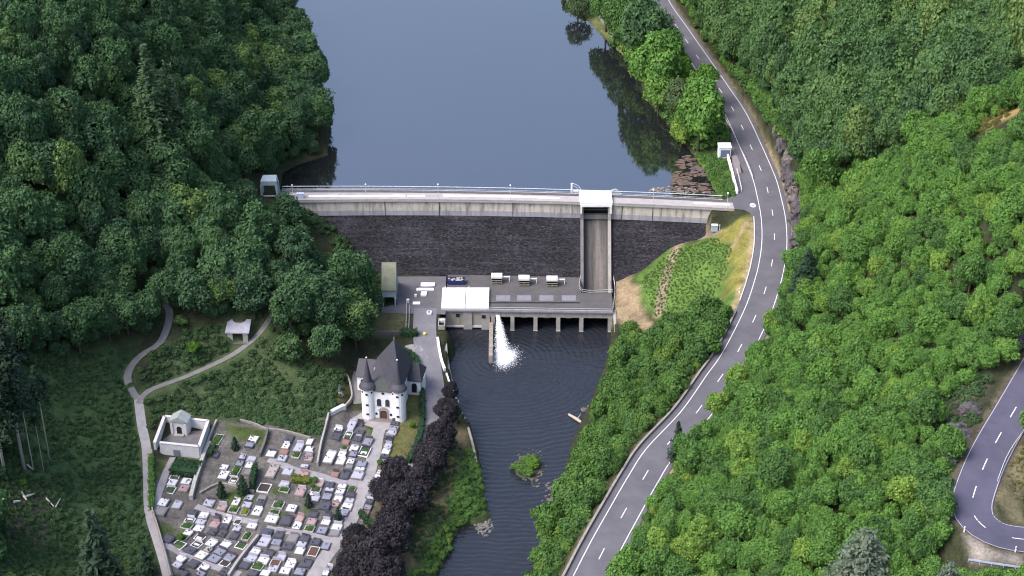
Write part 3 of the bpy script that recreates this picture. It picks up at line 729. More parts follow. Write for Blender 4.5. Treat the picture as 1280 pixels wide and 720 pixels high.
def crest_lamp(px):
    x = U(px, 250, 0)[0]; y = float(dam_dn(x)) - .38
    r = empty('crest_lamp', (x, y, .4), None, 'street lamp', 'lamp posts along the dam crest')
    b = MB(); b.tube([(0, 0, 0), (0, 0, 4.0)], [.07, .05], 6); b.build('post', M_STEEL, r)
    b = MB(); b.ball((0, 0, 4.2), .24, 8, 6); b.build('lamp_globe', M_WHITE, r)
    b = MB(); b.cyl((0, 0, 0), .16, .3, 8); b.build('base', M_STEEL, r)
    return r
for px, d in ((367, 'nearest the pale gate shelter'), (458, 'second from the gate shelter'), (548, 'third from the gate shelter'), (638, 'left of the white hood, above the skip side'), (815, 'right of the white spillway hood'), (906, 'beside the road apron')):
    crest_lamp(px)['label'] = 'slim lamp post on the dam crest, ' + d
def hoists():
    x = U(714, 236, 0)[0]; y = float(dam_up(x)) + .75
    r = empty('gate_hoist', (x, y, 0), 'white quarter circle hoist frame left of the spillway hood', 'hoist')
    MB().box((0, 0, 1.35), (.42, .42, 2.7)).build('post', M_WHITE, r)
    b = MB(); b.tube([(2.5 * math.sin(a), 0, .2 + 2.4 * math.cos(a)) for a in np.linspace(0, 1.57, 12)], .09, 5)
    b.tube([(1.9 * math.sin(a), 0, .2 + 1.8 * math.cos(a)) for a in np.linspace(0, 1.57, 10)], .06, 5); b.build('arc_guide', M_STEEL, r)
    b = MB(); b.box((1.1, 0, .5), (1.5, .6, .5)); b.build('winch', M_WHITE, r)
    x = U(768, 238, 0)[0]; y = float(dam_up(x)) + .75
    r = empty('gate_hoist', (x, y, 0), 'low grey half disc hoist right of the spillway hood', 'hoist')
    A = [(1.3 * math.cos(a), 1.25 * math.sin(a)) for a in np.linspace(0, math.pi, 12)]
    b = MB(); n = len(A); b.add([(p[0], -.2, .2 + p[1]) for p in A] + [(p[0], .2, .2 + p[1]) for p in A], [list(range(n)), list(range(n, 2 * n))[::-1]] + [[i, n + i, n + (i + 1) % n, (i + 1) % n] for i in range(n)])
    b.build('half_disc', flat('grey_metal', (.30, .32, .35)), r)
    MB().box((0, 0, .1), (3.2, .5, .2)).build('base', M_STEEL, r)
hoists()
def gate_shelter():
    c = U(338, 243.5, 0); r = empty('gate_shelter', c, 'pale blue open shelter with flat roof at the wooded end of the dam', 'shelter')
    b = MB(); b.add([(-2.0, -1.6, 3.5), (2.0, -1.6, 3.5), (2.0, 1.6, 3.9), (-2.0, 1.6, 3.9), (-2.0, -1.6, 4.7), (2.0, -1.6, 4.7), (1.75, 1.6, 4.9), (-1.75, 1.6, 4.9)], [[3, 2, 1, 0], [4, 5, 6, 7], [0, 1, 5, 4], [1, 2, 6, 5], [2, 3, 7, 6], [3, 0, 4, 7]])
    b.build('roof', M_BLUEG, r)
    for sx in (-1, 1):
        for sy in (-1, 1):
            b = MB(); b.add([(sx * 1.85 - .3, sy * 1.3 - .3, 3.5), (sx * 1.85 + .3, sy * 1.3 - .3, 3.5), (sx * 1.85 + .3, sy * 1.3 + .3, 3.5), (sx * 1.85 - .3, sy * 1.3 + .3, 3.5),
                             (sx * 2.05 - .22, sy * 1.3 - .25, 0), (sx * 2.05 + .22, sy * 1.3 - .25, 0), (sx * 2.05 + .22, sy * 1.3 + .25, 0), (sx * 2.05 - .22, sy * 1.3 + .25, 0)], [[0, 1, 2, 3], [7, 6, 5, 4], [4, 5, 1, 0], [5, 6, 2, 1], [6, 7, 3, 2], [7, 4, 0, 3]])
            b.build('leg', M_BLUEG, r)
    MB().box((0, -1.3, .35), (3.4, .12, .25)).build('rail', M_STEEL, r)
gate_shelter()
# ================================================================ POWERHOUSE
ZD = Z_DECK
def build_power():
    FL, FR = U(557, 386.5, ZD), U(767, 389.5, ZD)
    r = empty('powerhouse', (FL[0], FL[1], ZD - 7), 'low flat roofed concrete powerhouse at the dam foot with open turbine bays', 'powerhouse'); off = r.location
    fy = lambda x: FL[1] + (x - FL[0]) / (FR[0] - FL[0]) * (FR[1] - FL[1])
    bk = lambda x: face_y(x, ZD) + 1.0
    X = lambda px: U(px, 388, ZD)[0]
    nx0, nx1 = SX0 - .1, SX1 + .05; ny = U(744, 366, ZD)[1]
    M_DECK = stained('deck_asphalt', (.088, .084, .086), .45, .3)
    b = MB(off)
    def slab(x0, x1, back, n=6):
        xs = np.linspace(x0, x1, n); loft(b, xs, lambda x: [(fy(x), ZD), (fy(x), ZD - .5), (back(x), ZD - .5), (back(x), ZD)])
    slab(FL[0], nx0, bk, 12); slab(nx0, nx1, lambda x: ny, 2); slab(nx1, FR[0], bk, 2)
    b.build('roof_deck', M_DECK, r)
    # front edge beam
    xs = np.linspace(X(612), FR[0], 8)
    loft(MB(off), xs, lambda x: [(fy(x) - .35, ZD - .25), (fy(x) - .35, ZD - 1.75), (fy(x) + .6, ZD - 1.75), (fy(x) + .6, ZD - .25)]).build('edge_beam', streaked('beam_conc', (.30, .285, .25), (.11, .10, .09), .5), r)
    loft(MB(off), np.linspace(FL[0], FR[0], 10), lambda x: [(fy(x) - .75, ZD + .06), (fy(x) - .75, ZD - .25), (fy(x) + .3, ZD - .25), (fy(x) + .3, ZD + .06)]).build('walkway', stained('walk_conc', (.16, .16, .175), .4, .5), r)
    for px in (616, 640.5, 669.5, 698, 727, 763):
        x = X(px); b = MB(off); b.box((x, fy(x) + 1.6, ZD - 3.9), (.95, 4.2, 4.3)); b.box((x, fy(x) - .35, ZD - 5.75), (1.05, .9, .6)); b.build('pier', M_CONC, r)
    # bays: dark rear and soffit
    xs = np.linspace(X(612), FR[0], 4)
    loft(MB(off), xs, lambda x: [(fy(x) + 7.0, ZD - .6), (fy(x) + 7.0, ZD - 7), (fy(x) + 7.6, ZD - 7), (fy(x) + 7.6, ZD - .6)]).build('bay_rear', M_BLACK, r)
    for px in (655, 684, 711):
        x = X(px); b = MB(off); b.tube([(x + 1.3 * math.cos(a), fy(x) + .35, ZD - 1.5 + .75 * math.sin(a)) for a in np.linspace(math.pi, 2 * math.pi, 10)], .16, 5); b.build('outlet_rim', M_CONC, r)
    # closed left block with buttresses and windows
    x0, x1 = FL[0] + .02, X(612)
    xs = np.linspace(x0, x1, 4)
    loft(MB(off), xs, lambda x: [(fy(x) - .1, ZD - .25), (fy(x) - .1, ZD - 5.0), (fy(x) + 9, ZD - 5.0), (fy(x) + 9, ZD - .5), (fy(x) + .2, ZD - .5), (fy(x) + .2, ZD - .25)]).build('front_wall', streaked('front_conc', (.30, .28, .235), (.12, .11, .10), .45), r)
    loft(MB(off), xs, lambda x: [(fy(x) - .28, ZD - 4.55), (fy(x) - .28, ZD - 5.05), (fy(x) + .3, ZD - 5.05), (fy(x) + .3, ZD - 4.55)]).build('ledge', M_CONCL, r)
    for px in (584.5, 607):
        x = X(px); MB(off).box((x, fy(x) - .15, ZD - 3.0), (2.1, .7, 5.4)).build('buttress', M_CONC, r)
    for px in (572, 604.5):
        x = X(px); y = fy(x) - .52 if px > 600 else fy(x) - .12
        b = MB(off); b.box((x, y, ZD - 1.7), (.95, .12, .95)); b.build('window', M_BLACK, r)
    # white roof hatches
    for a, c in ((551.5, 581), (581.8, 611)):
        xa, xb = U(a, 384, ZD + .6)[0], U(c, 384, ZD + .6)[0]; yf = U(580, 384.5, ZD + .6)[1]; yb = U(580, 359.5, ZD + .6)[1]
        h = MB(off).box(((xa + xb) / 2, (yf + yb) / 2, ZD + .32), (xb - xa, yb - yf, .6)).build('roof_hatch', M_WHITE, r)
        b = MB(off)
        for k in range(1, 4): b.box(((xa + xb) / 2, yf + (yb - yf) * k / 4, ZD + .625), (xb - xa - .1, .09, .012))
        b.box(((xa + xb) / 2 - .3, (yf + yb) / 2, ZD + .66), (1.1, .12, .08), .5); b.build('seam', flat('seam_grey', (.30, .30, .31)), h)
        for q in (.12, .88): MB(off).box((xa + (xb - xa) * q, yb - .2 if q < .5 else yf + .2, ZD + .85), (.16, .16, .5)).build('lifting_lug', M_WHITE, h)
    # paler roof panels and a gutter
    for px in (629, 655, 683, 711):
        x = U(px, 372, ZD)[0]; y = U(px, 372.5, ZD)[1]
        MB(off).add([(x - 1.75, y - 1.3, ZD + .006), (x + 1.75, y - 1.3, ZD + .006), (x + 1.75, y + 1.3, ZD + .006), (x - 1.75, y + 1.3, ZD + .006)], [[0, 1, 2, 3]]).build('roof_panel', stained('panel_grey', (.17, .17, .195), .3, .8), r)
    y = U(660, 378.5, ZD)[1]; MB(off).box((U(668, 378, ZD)[0], y, ZD + .01), (U(726, 378, ZD)[0] - U(612, 378, ZD)[0], .55, .03)).build('gutter', M_BLACK, r)
    # railings
    def rail(pts, h=1.05, st=2.0, name='railing', rr=.035):
        P = resample(np.array(pts, float), st); b = MB(off)
        for p in P: b.tube([p, p + [0, 0, h]], rr * .8, 4)
        b.build('rail_posts', flat('post_steel', (.16, .17, .19), .5, .5), r); b = MB(off)
        for k in (.5, 1): b.tube([p + [0, 0, h * k] for p in P], rr, 4)
        return b.build(name, M_STEEL, r)
    rail([(FL[0] + .3, fy(FL[0]) - .6, ZD + .06), (FR[0] - .3, fy(FR[0]) - .6, ZD + .06)])
    rail([(FR[0] - .2, fy(FR[0]) - .2, ZD), (nx1 + .6, ny + .5, ZD), (nx1 + .5, bk(nx1) - 1.5, ZD)], 1.1)
    rail([(nx0 + .1, bk(nx0) - 1.5, ZD), (nx0 + .1, ny - .1, ZD), (nx1, ny - .1, ZD)], 1.1)
    # guide walls standing in the water
    x = X(613); MB(off).box((x + .2, fy(x) - 7.8, ZD - 5.0), (.95, 15.0, 3.2)).build('divider_wall', streaked('divider_conc', (.27, .24, .21), (.07, .06, .055), .7), r)
    MB(off).wall([(FR[0] + .2, fy(FR[0]) + 1), (FR[0] + .2, fy(FR[0]) - 8), (FR[0] - .1, fy(FR[0]) - 15)], .6, ZD - 8, [ZD - .1, ZD - 1.6, ZD - 3.0]).build('guide_wall', M_CONC, r)
build_power()
# ================================================================ TREES
def leaf_mat(name, a, b_, c, rough=0.7):
    """a..c dark to bright leaf colours; every tree takes its own tint, with leaf clusters varying inside the crown"""
    m, nt, b = nodes_of(name)
    oi = nt.nodes.new('ShaderNodeObjectInfo')
    g = nt.nodes.new('ShaderNodeNewGeometry')
    v = coords(nt, 'Object'); n1 = noise(nt, v, 1.6, 3, .6); n2 = noise(nt, v, 9.0, 2, .6)
    col = ramp(nt, oi.outputs['Random'], [(0.0, a), (0.5, b_), (0.85, b_), (1.0, c)])
    col = mixc(nt, ramp(nt, n1, [(.35, 0.0), (.7, 1.0)]), mixc(nt, 1.0, col, (.78, .80, .85), 'MULTIPLY'), mixc(nt, 1.0, col, (1.2, 1.15, 1.05), 'MULTIPLY'))
    col = mixc(nt, ramp(nt, n2, [(.3, 0.0), (.7, 1.0)]), mixc(nt, 1.0, col, (.72, .75, .78), 'MULTIPLY'), mixc(nt, 1.0, col, (1.3, 1.25, 1.15), 'MULTIPLY'))
    nt.links.new(col, b.inputs['Base Color'])
    b.inputs['Roughness'].default_value = rough; b.inputs['Specular IOR Level'].default_value = 0.2
    tr = nt.nodes.new('ShaderNodeBsdfTranslucent'); nt.links.new(mixc(nt, 1.0, col, (1.1, 1.3, .6), 'MULTIPLY'), tr.inputs['Color'])
    ms = nt.nodes.new('ShaderNodeMixShader'); ms.inputs[0].default_value = 0.30
    nt.links.new(b.outputs[0], ms.inputs[1]); nt.links.new(tr.outputs[0], ms.inputs[2])
    nt.links.new(ms.outputs[0], nt.nodes['Material Output'].inputs['Surface'])
    return m
M_BARK = stained('bark', (.075, .060, .045), .5, 2.0, .9, .1, .3)
M_PALEBARK = stained('pale_bark', (.44, .41, .38), .4, 2.0, .9, .1, .2)
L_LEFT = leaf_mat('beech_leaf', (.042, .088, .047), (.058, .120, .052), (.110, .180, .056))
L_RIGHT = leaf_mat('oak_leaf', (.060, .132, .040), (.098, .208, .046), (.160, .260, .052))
L_ASH = leaf_mat('ash_leaf', (.050, .106, .046), (.076, .150, .054), (.130, .200, .064))
L_BRIGHT = leaf_mat('bright_leaf', (.060, .140, .020), (.070, .160, .022), (.085, .175, .026))
L_WILLOW = leaf_mat('willow_leaf', (.065, .105, .050), (.075, .115, .055), (.080, .125, .055))
L_PURPLE = leaf_mat('copper_leaf', (.024, .022, .031), (.031, .028, .038), (.040, .036, .044))
L_NEEDLE = leaf_mat('fir_needle', (.020, .042, .026), (.026, .052, .032), (.036, .066, .040))
L_FIR = leaf_mat('pale_fir_needle', (.055, .100, .050), (.062, .112, .054), (.07, .12, .06))
L_CEDAR = leaf_mat('cedar_needle', (.095, .130, .100), (.105, .142, .110), (.115, .15, .115))
L_BUSH = leaf_mat('bush_leaf', (.050, .112, .034), (.074, .155, .038), (.12, .20, .042))
L_SCRUB = leaf_mat('scrub_leaf', (.042, .082, .036), (.056, .108, .044), (.088, .125, .056))
L_GRASS = leaf_mat('meadow_leaf', (.070, .132, .032), (.075, .140, .034), (.082, .146, .036))
L_YEL = leaf_mat('yellow_leaf', (.18, .22, .03), (.20, .24, .03), (.2, .24, .04))
def quads(P, Nv, size, rng, aspect=1.0):
    n = len(P); Nv = Nv / (np.linalg.norm(Nv, axis=1)[:, None] + 1e-9)
    r = rng.normal(size=(n, 3)); T = np.cross(Nv, r); T /= np.linalg.norm(T, axis=1)[:, None] + 1e-9; Bv = np.cross(Nv, T)
    s = (size * rng.uniform(.6, 1.35, n))[:, None]
    bend = Nv * s * rng.uniform(-.25, .25, (n, 1))
    V = np.stack([P - T * s * aspect, P - Bv * s * .62 + bend, P + T * s * aspect, P + Bv * s * .62 + bend], 1).reshape(-1, 3)
    return V
def lobes(rng, n, flat_=.85, top=1.0, spread=.68, rl=(.26, .42)):
    L = []
    while len(L) < n:
        d = rng.normal(size=3); d /= np.linalg.norm(d)
        if d[2] < -.55: continue
        k = spread * rng.uniform(.72, 1.08)
        L.append((d[0] * k, d[1] * k, d[2] * k * flat_ * (top if d[2] > 0 else .8), rng.uniform(*rl)))
    L.append((0, 0, 0, .62)); return np.array(L)
def crown_geo(seed, n_lobes=24, n=2600, leaf=.105, flat_=.9, top=1.0, spread=.68, rl=(.26, .42), jit=.55):
    rng = np.random.default_rng(seed); L = lobes(rng, n_lobes, flat_, top, spread, rl)
    wgt = L[:, 3] ** 2; wgt /= wgt.sum(); idx = rng.choice(len(L), int(n * 1.9), p=wgt)
    d = rng.normal(size=(len(idx), 3)); d /= np.linalg.norm(d, axis=1)[:, None]
    ph = rng.uniform(0, 6.28, (len(L), 3)); sq = rng.uniform(.75, 1.3, (len(L), 3))
    lump = 1 + .16 * np.sin(d[:, 0] * 5 + ph[idx, 0]) * np.sin(d[:, 1] * 5 + ph[idx, 1]) + .12 * np.sin(d[:, 2] * 9 + ph[idx, 2])
    P = L[idx, :3] + d * sq[idx] * (L[idx, 3] * lump * rng.uniform(.80, 1.14, len(idx)))[:, None]
    dist = np.linalg.norm(P[:, None] - L[None, :, :3], axis=2) / L[None, :, 3]
    dist[np.arange(len(idx)), idx] = 9
    keep = (dist.min(1) > .84) & (d[:, 2] > -.75); P, d = P[keep][:n], d[keep][:n]
    Nv = d + rng.normal(size=d.shape) * jit + np.array([0, 0, .25])
    return quads(P, Nv, leaf, rng), L
def tree_mesh(name, seed, leaf_m, bark_m=None, trunk_h=.9, cz=1.35, tr=.085, **kw):
    """unit tree: crown radius about 1 centred at height cz, trunk with limbs reaching into the crown"""
    bark_m = bark_m or M_BARK
    V, L = crown_geo(seed, **kw); V = V + np.array([0, 0, cz])
    Fq = np.arange(len(V)).reshape(-1, 4)
    b = MB(); rng = random.Random(seed)
    b.tube([(0, 0, -.25), (.02, .01, cz * .45), (rng.uniform(-.05, .05), rng.uniform(-.05, .05), cz * .95)], [tr, tr * .75, tr * .4], 6)
    for k in range(5):
        q = L[rng.randrange(len(L) - 1)]; z0 = cz * rng.uniform(.45, .8)
        b.tube([(0, 0, z0), (q[0] * .5, q[1] * .5, (z0 + cz + q[2]) / 2), (q[0] * .9, q[1] * .9, cz + q[2])], [tr * .5, tr * .3, tr * .12], 4)
    return V, Fq, b, leaf_m, bark_m
def crown_only(name, T):
    V, Fq, b, lm, bm = T; return raw_mesh(name, V, Fq, lm)
def trunk_only(name, T):
    V, Fq, b, lm, bm = T; return raw_mesh(name, b.v, b.f, bm, True)
def whole(name, T):
    V, Fq, b, lm, bm = T
    me = raw_mesh(name, np.concatenate([V, np.array(b.v)]), Fq.tolist() + [[i + len(V) for i in f] for f in b.f], [lm, bm])
    me.polygons.foreach_set('material_index', np.array([0] * len(Fq) + [1] * len(b.f), np.int32)); return me
def conifer_geo(seed, H=6.0, base=.12, n_w=34, leaf=.11, droop=.35, r0=1.0, per=9, dens=9, bare=0.0, pw=.85):
    """fir of base radius 1 and height H, whorls of drooping needle sprays"""
    rng = np.random.default_rng(seed); Ps = []; Ns = []
    for i in range(n_w):
        t = i / (n_w - 1); z = H * (base + (1 - base) * t); R = r0 * (1 - t) ** pw + .05
        for k in range(max(4, int(per * (1 - t * .6)))):
            a = rng.uniform(0, 6.283); ln = R * rng.uniform(.7, 1.12); m = max(3, int(dens * (ln + .25)))
            s = np.linspace(.15, 1, m)
            c = np.stack([np.cos(a) * ln * s, np.sin(a) * ln * s, z - droop * ln * s ** 1.6 + rng.uniform(-.05, .05)], 1)
            c += rng.normal(size=c.shape) * .05
            Ps.append(c); Ns.append(np.tile([np.cos(a) * .4, np.sin(a) * .4, 1.0], (m, 1)) + rng.normal(size=(m, 3)) * .45)
    P = np.concatenate(Ps); Nv = np.concatenate(Ns)
    return quads(P, Nv, leaf, rng, 1.25)
def conifer(name, seed, lm=None, H=6.0, tr=.09, bark=None, **kw):
    V = conifer_geo(seed, H, **kw); b = MB(); b.tube([(0, 0, -.3), (0, 0, H * .5), (0, 0, H * .98)], [tr, tr * .7, tr * .1], 7)
    return V, np.arange(len(V)).reshape(-1, 4), b, lm or L_NEEDLE, bark or M_BARK

T_LEFT = [tree_mesh('beech', 100 + k, L_LEFT, n_lobes=(26, 34, 30, 38, 24)[k], n=5200, leaf=.074, flat_=(1.2, 1.35, 1.1, 1.25, 1.45)[k], cz=(1.35, 1.5, 1.25, 1.4, 1.55)[k]) for k in range(5)]
T_RIGHT = [tree_mesh('oak', 200 + k, L_RIGHT, n_lobes=(16, 22, 14, 20, 26)[k], n=4600, leaf=.076, flat_=(.85, 1.0, .9, 1.15, .8)[k], cz=(1.1, 1.3, 1.0, 1.4, 1.1)[k], rl=(.26, .42), jit=.75) for k in range(5)]
T_BUSH = [tree_mesh('bush', 300 + k, L_BUSH, n_lobes=11, n=2200, leaf=.105, flat_=.75, cz=.72, tr=.05, rl=(.30, .5)) for k in range(4)]
T_UP = [tree_mesh('ash', 250 + k, L_ASH, n_lobes=(20, 26, 18)[k], n=5000, leaf=.074, flat_=(1.15, 1.35, 1.0)[k], cz=(1.4, 1.55, 1.3)[k], rl=(.27, .42)) for k in range(3)]
ME_LEFT = [whole('beech_tree', t) for t in T_LEFT]
ME_RIGHT = [whole('oak_tree', t) for t in T_RIGHT]
ME_RIGHT += [whole('ash_tree', t) for t in T_UP]
ME_BUSH = [whole('bush', t) for t in T_BUSH]

# ---- where trees cannot stand: outlines taken on the ground
BLOCK = [WL(z) for z in (
    [(60, 452), (120, 432), (165, 432), (196, 420), (230, 405), (285, 398), (345, 380), (352, 395), (362, 425), (402, 462), (438, 466), (442, 452), (470, 424), (510, 415), (560, 420), (600, 600), (560, 719), (0, 719), (0, 470)],
    [(790, 349), (838, 308), (897, 290), (938, 268), (952, 300), (944, 345), (925, 385), (905, 392), (862, 385), (835, 392), (818, 402), (810, 412), (788, 408), (766, 400), (766, 349)],
    [(866, 195), (880, 190), (912, 185), (945, 240), (950, 262), (890, 262), (896, 246), (882, 216)],
    [(1279, 560), (1255, 585), (1240, 625), (1252, 648), (1279, 655)],
    [(1200, 660), (1243, 690), (1279, 694), (1279, 712), (1210, 708)],
    [(1196, 168), (1240, 150), (1279, 132), (1279, 146), (1225, 172)],
    [(1170, 500), (1236, 470), (1279, 440), (1279, 460), (1222, 545), (1196, 600), (1176, 570)],
    [(1030, 640), (1062, 640), (1066, 668), (1035, 668)],
    [(376, 255), (400, 272), (440, 310), (478, 346), (490, 380), (470, 372), (440, 330), (400, 290), (380, 275)],
    [(0, 590), (60, 590), (75, 660), (0, 690)],
)]
def free(x, y, road=6.6, hair=5.6, water=2.0):
    ok = np.ones(x.shape, bool)
    for p in BLOCK: ok &= ~inside(p, x, y)
    d, sg, zz = line_dist(RC[::2], x, y, True); ok &= d > np.where(sg < 0, np.where(y < 345, road - 1.2, road + .4), road)
    ok &= line_dist(HC[::2], x, y) > hair
    ok &= (sdist(LAKE, x, y) > water) | (y < dam_dn(x))
    ok &= (sdist(RIVER, x, y) > water) | (y > dam_dn(x) - 9)
    ok &= ~((y > dam_dn(x) - 14) & (y < dam_up(x) + 3) & (x > -52) & (x < 58))
    ok &= ~((y > dam_dn(x) - 4) & (y < dam_up(x) + 6) & (x > -68) & (x < 64))
    ok &= (sdist(YARD, x, y) > 2) & (sdist(FRONT, x, y) > 1.5)
    return ok
def scatter(x0, x1, y0, y1, step, seed, jit=.42):
    rng = np.random.default_rng(seed); gx = np.arange(x0, x1, step); gy = np.arange(y0, y1, step * .87)
    A, B = np.meshgrid(gx, gy); A = A + (np.arange(len(gy)) % 2)[:, None] * step / 2
    return (A + rng.uniform(-jit, jit, A.shape) * step).ravel(), (B + rng.uniform(-jit, jit, B.shape) * step).ravel()
def seen(x, y, z, m=40):
    px, py = proj(x, y, z); return (px > -m) & (px < 1280 + m) & (py > -m) & (py < 720 + m * 2)
# --- left hill: tall mixed wood
x, y = scatter(-135, -30, 225, 620, 4.9, 1)
k = free(x, y) & (x < -36) & ((y > 330) | (x < -50)); x, y = x[k], y[k]; z = hz(x, y)
k = seen(x, y, z + 8); FL_ = np.stack([x[k], y[k], z[k]], 1)
# --- right hill: low dense oak coppice; and the taller wood above the road farther up the lake
x, y = scatter(18, 190, 190, 620, 3.7, 2)
k = free(x, y); dd, sg, zz = line_dist(RC[::2], x, y, True); k &= (sg < 0) & (line_dist(RIDGE, x, y) > 2.2)
x, y = x[k], y[k]; z = hz(x, y); k = seen(x, y, z + 4); FR_ = np.stack([x[k], y[k], z[k]], 1)
# --- strip between road and river
x, y = scatter(-5, 70, 190, 372, 3.9, 3)
k = free(x, y, road=6.0, water=.4); dd, sg, zz = line_dist(RC[::2], x, y, True); k &= (sg > 0) & (y < 366)
k &= (sdist(RIVER, x, y) < 60) & (x > -2)
x, y = x[k], y[k]; z = hz(x, y); k = seen(x, y, z + 3); FS_ = np.stack([x[k], y[k], z[k]], 1)
print('TREES', file=sys.stderr) if 0 else print('TREES', len(FL_), len(FR_), len(FS_))
def upper_wood(x, y):        # taller trees stand beyond the spur
    return smooth01((y - (352 + (x - 70) * -.35)) / 10)
KEEP_OPEN = [[(322, 212), (356, 212), (356, 252), (322, 252)], [(356, 228), (640, 228), (640, 272), (400, 272), (380, 262), (356, 255)], [(400, 270), (480, 342), (480, 380), (500, 380), (500, 270)],
 [(198, 365), (214, 380), (216, 400), (206, 430), (194, 428), (204, 395)], [(280, 392), (316, 392), (316, 430), (280, 430)], [(346, 378), (340, 400), (310, 430), (300, 434), (330, 396)], [(440, 425), (560, 425), (560, 530), (440, 530)], [(476, 385), (560, 385), (560, 430), (476, 430)],
 [(470, 420), (560, 430), (560, 600), (420, 719), (190, 719), (186, 560), (265, 520)], [(356, 203), (420, 203), (425, 232), (356, 232)], [(186, 560), (215, 719), (186, 719)],
 [(1183, 700), (1280, 712), (1280, 470), (1236, 540), (1200, 600), (1196, 650)], [(1185, 172), (1240, 152), (1280, 130), (1280, 142), (1235, 166)], [(838, 0), (870, 50), (908, 125), (950, 215), (957, 300), (945, 370), (930, 400), (960, 352), (972, 300), (970, 250), (950, 185), (926, 135), (900, 92), (852, 0)], [(735, 14), (752, 14), (772, 52), (756, 52)], [(896, 172), (925, 172), (946, 250), (890, 250)], [(780, 345), (840, 305), (900, 288), (940, 262), (945, 300), (920, 372), (880, 368), (830, 392), (812, 412), (766, 396), (766, 345)], [(560, 380), (770, 380), (756, 470), (700, 600), (560, 600)]]
def keeps_open(p, r, s, cz):
    """a crown that would stand before something the photograph shows clear"""
    for fx, fz in ((0, cz + .95), (0, cz), (-.8, cz), (.8, cz), (0, cz + .5)):
        px, py = proj(p[0] + fx * r, p[1], p[2] + fz * s)
        for q in KEEP_OPEN:
            r_ = False; j = len(q) - 1
            for i in range(len(q)):
                xi, yi = q[i]; xj, yj = q[j]
                if (yi > py) != (yj > py) and px < (xj - xi) * (py - yi) / (yj - yi) + xi: r_ = not r_
                j = i
            if r_: return False
    return True
def order(P): return np.argsort(np.hypot(np.hypot(P[:, 0], P[:, 1]), P[:, 2] - CAMH))
def put_tree(name, me, p, r, hgt, rng, label, cat, group):
    o = link(name, me); o.location = (p[0], p[1], p[2] - .15)
    o.rotation_euler = (rng.uniform(-.06, .06), rng.uniform(-.06, .06), rng.uniform(0, 6.28)); o.scale = (r * rng.uniform(.82, 1.18), r * rng.uniform(.82, 1.18), hgt)
    return tag(o, label, cat, group)
rng = random.Random(7)
LEFTOVER = []
def left_size(p):
    r = 3.6 * rng.choice([.6, .75, .9, 1.0, 1.0, 1.1, 1.25, 1.4]); return r, r * rng.uniform(1.05, 1.35)
o_ = order(FL_)
for i in o_[:300]:
    r, s = left_size(FL_[i])
    if proj(*FL_[i])[1] > 700 and proj(*FL_[i])[0] > -20: continue
    if not keeps_open(FL_[i], r, s, 1.4):
        r, s = r * .55, s * .5
        if not keeps_open(FL_[i], r, s, 1.4): continue
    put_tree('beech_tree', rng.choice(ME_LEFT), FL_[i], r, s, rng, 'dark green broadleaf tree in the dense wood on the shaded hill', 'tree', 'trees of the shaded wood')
for i in o_[300:]:
    r, s = left_size(FL_[i]); LEFTOVER.append((FL_[i], r, s, rng.randrange(5), 0))
def right_size(p):
    u = float(upper_wood(p[0], p[1])); r = (2.2 + 1.4 * u) * rng.choice([.6, .75, .9, 1.0, 1.0, 1.1, 1.25, 1.45]); return r, r * rng.uniform(1.0, 1.3) * (1 + .25 * u)
o_ = order(FR_)
for i in o_[:300]:
    r, s = right_size(FR_[i])
    if not keeps_open(FR_[i], r, s, 1.2):
        r, s = r * .55, s * .5
        if not keeps_open(FR_[i], r, s, 1.2): continue
    up_ = float(upper_wood(FR_[i][0], FR_[i][1])) > rng.uniform(.3, .7)
    put_tree('ash_tree' if up_ else 'oak_tree', rng.choice(ME_RIGHT[5:] if up_ else ME_RIGHT[:5]), FR_[i], r, s, rng, 'bright green young broadleaf tree in the dense cover of the hill above the road', 'tree', 'trees on the sunny hill')
for i in o_[300:]:
    r, s = right_size(FR_[i])
    if not keeps_open(FR_[i], r, s, 1.2): continue
    LEFTOVER.append((FR_[i], r, s, 5 + rng.randrange(3) if float(upper_wood(FR_[i][0], FR_[i][1])) > rng.uniform(.3, .7) else rng.randrange(5), 1))
for i in range(len(FS_)):
    r = 2.3 * rng.uniform(.7, 1.35)
    if not keeps_open(FS_[i], r, r * 1.2, .75): continue
    put_tree('bush', rng.choice(ME_BUSH), FS_[i], r, r * rng.uniform(.95, 1.5), rng, 'green bushy tree on the steep bank between the road and the river', 'tree', 'bushy trees on the river bank')
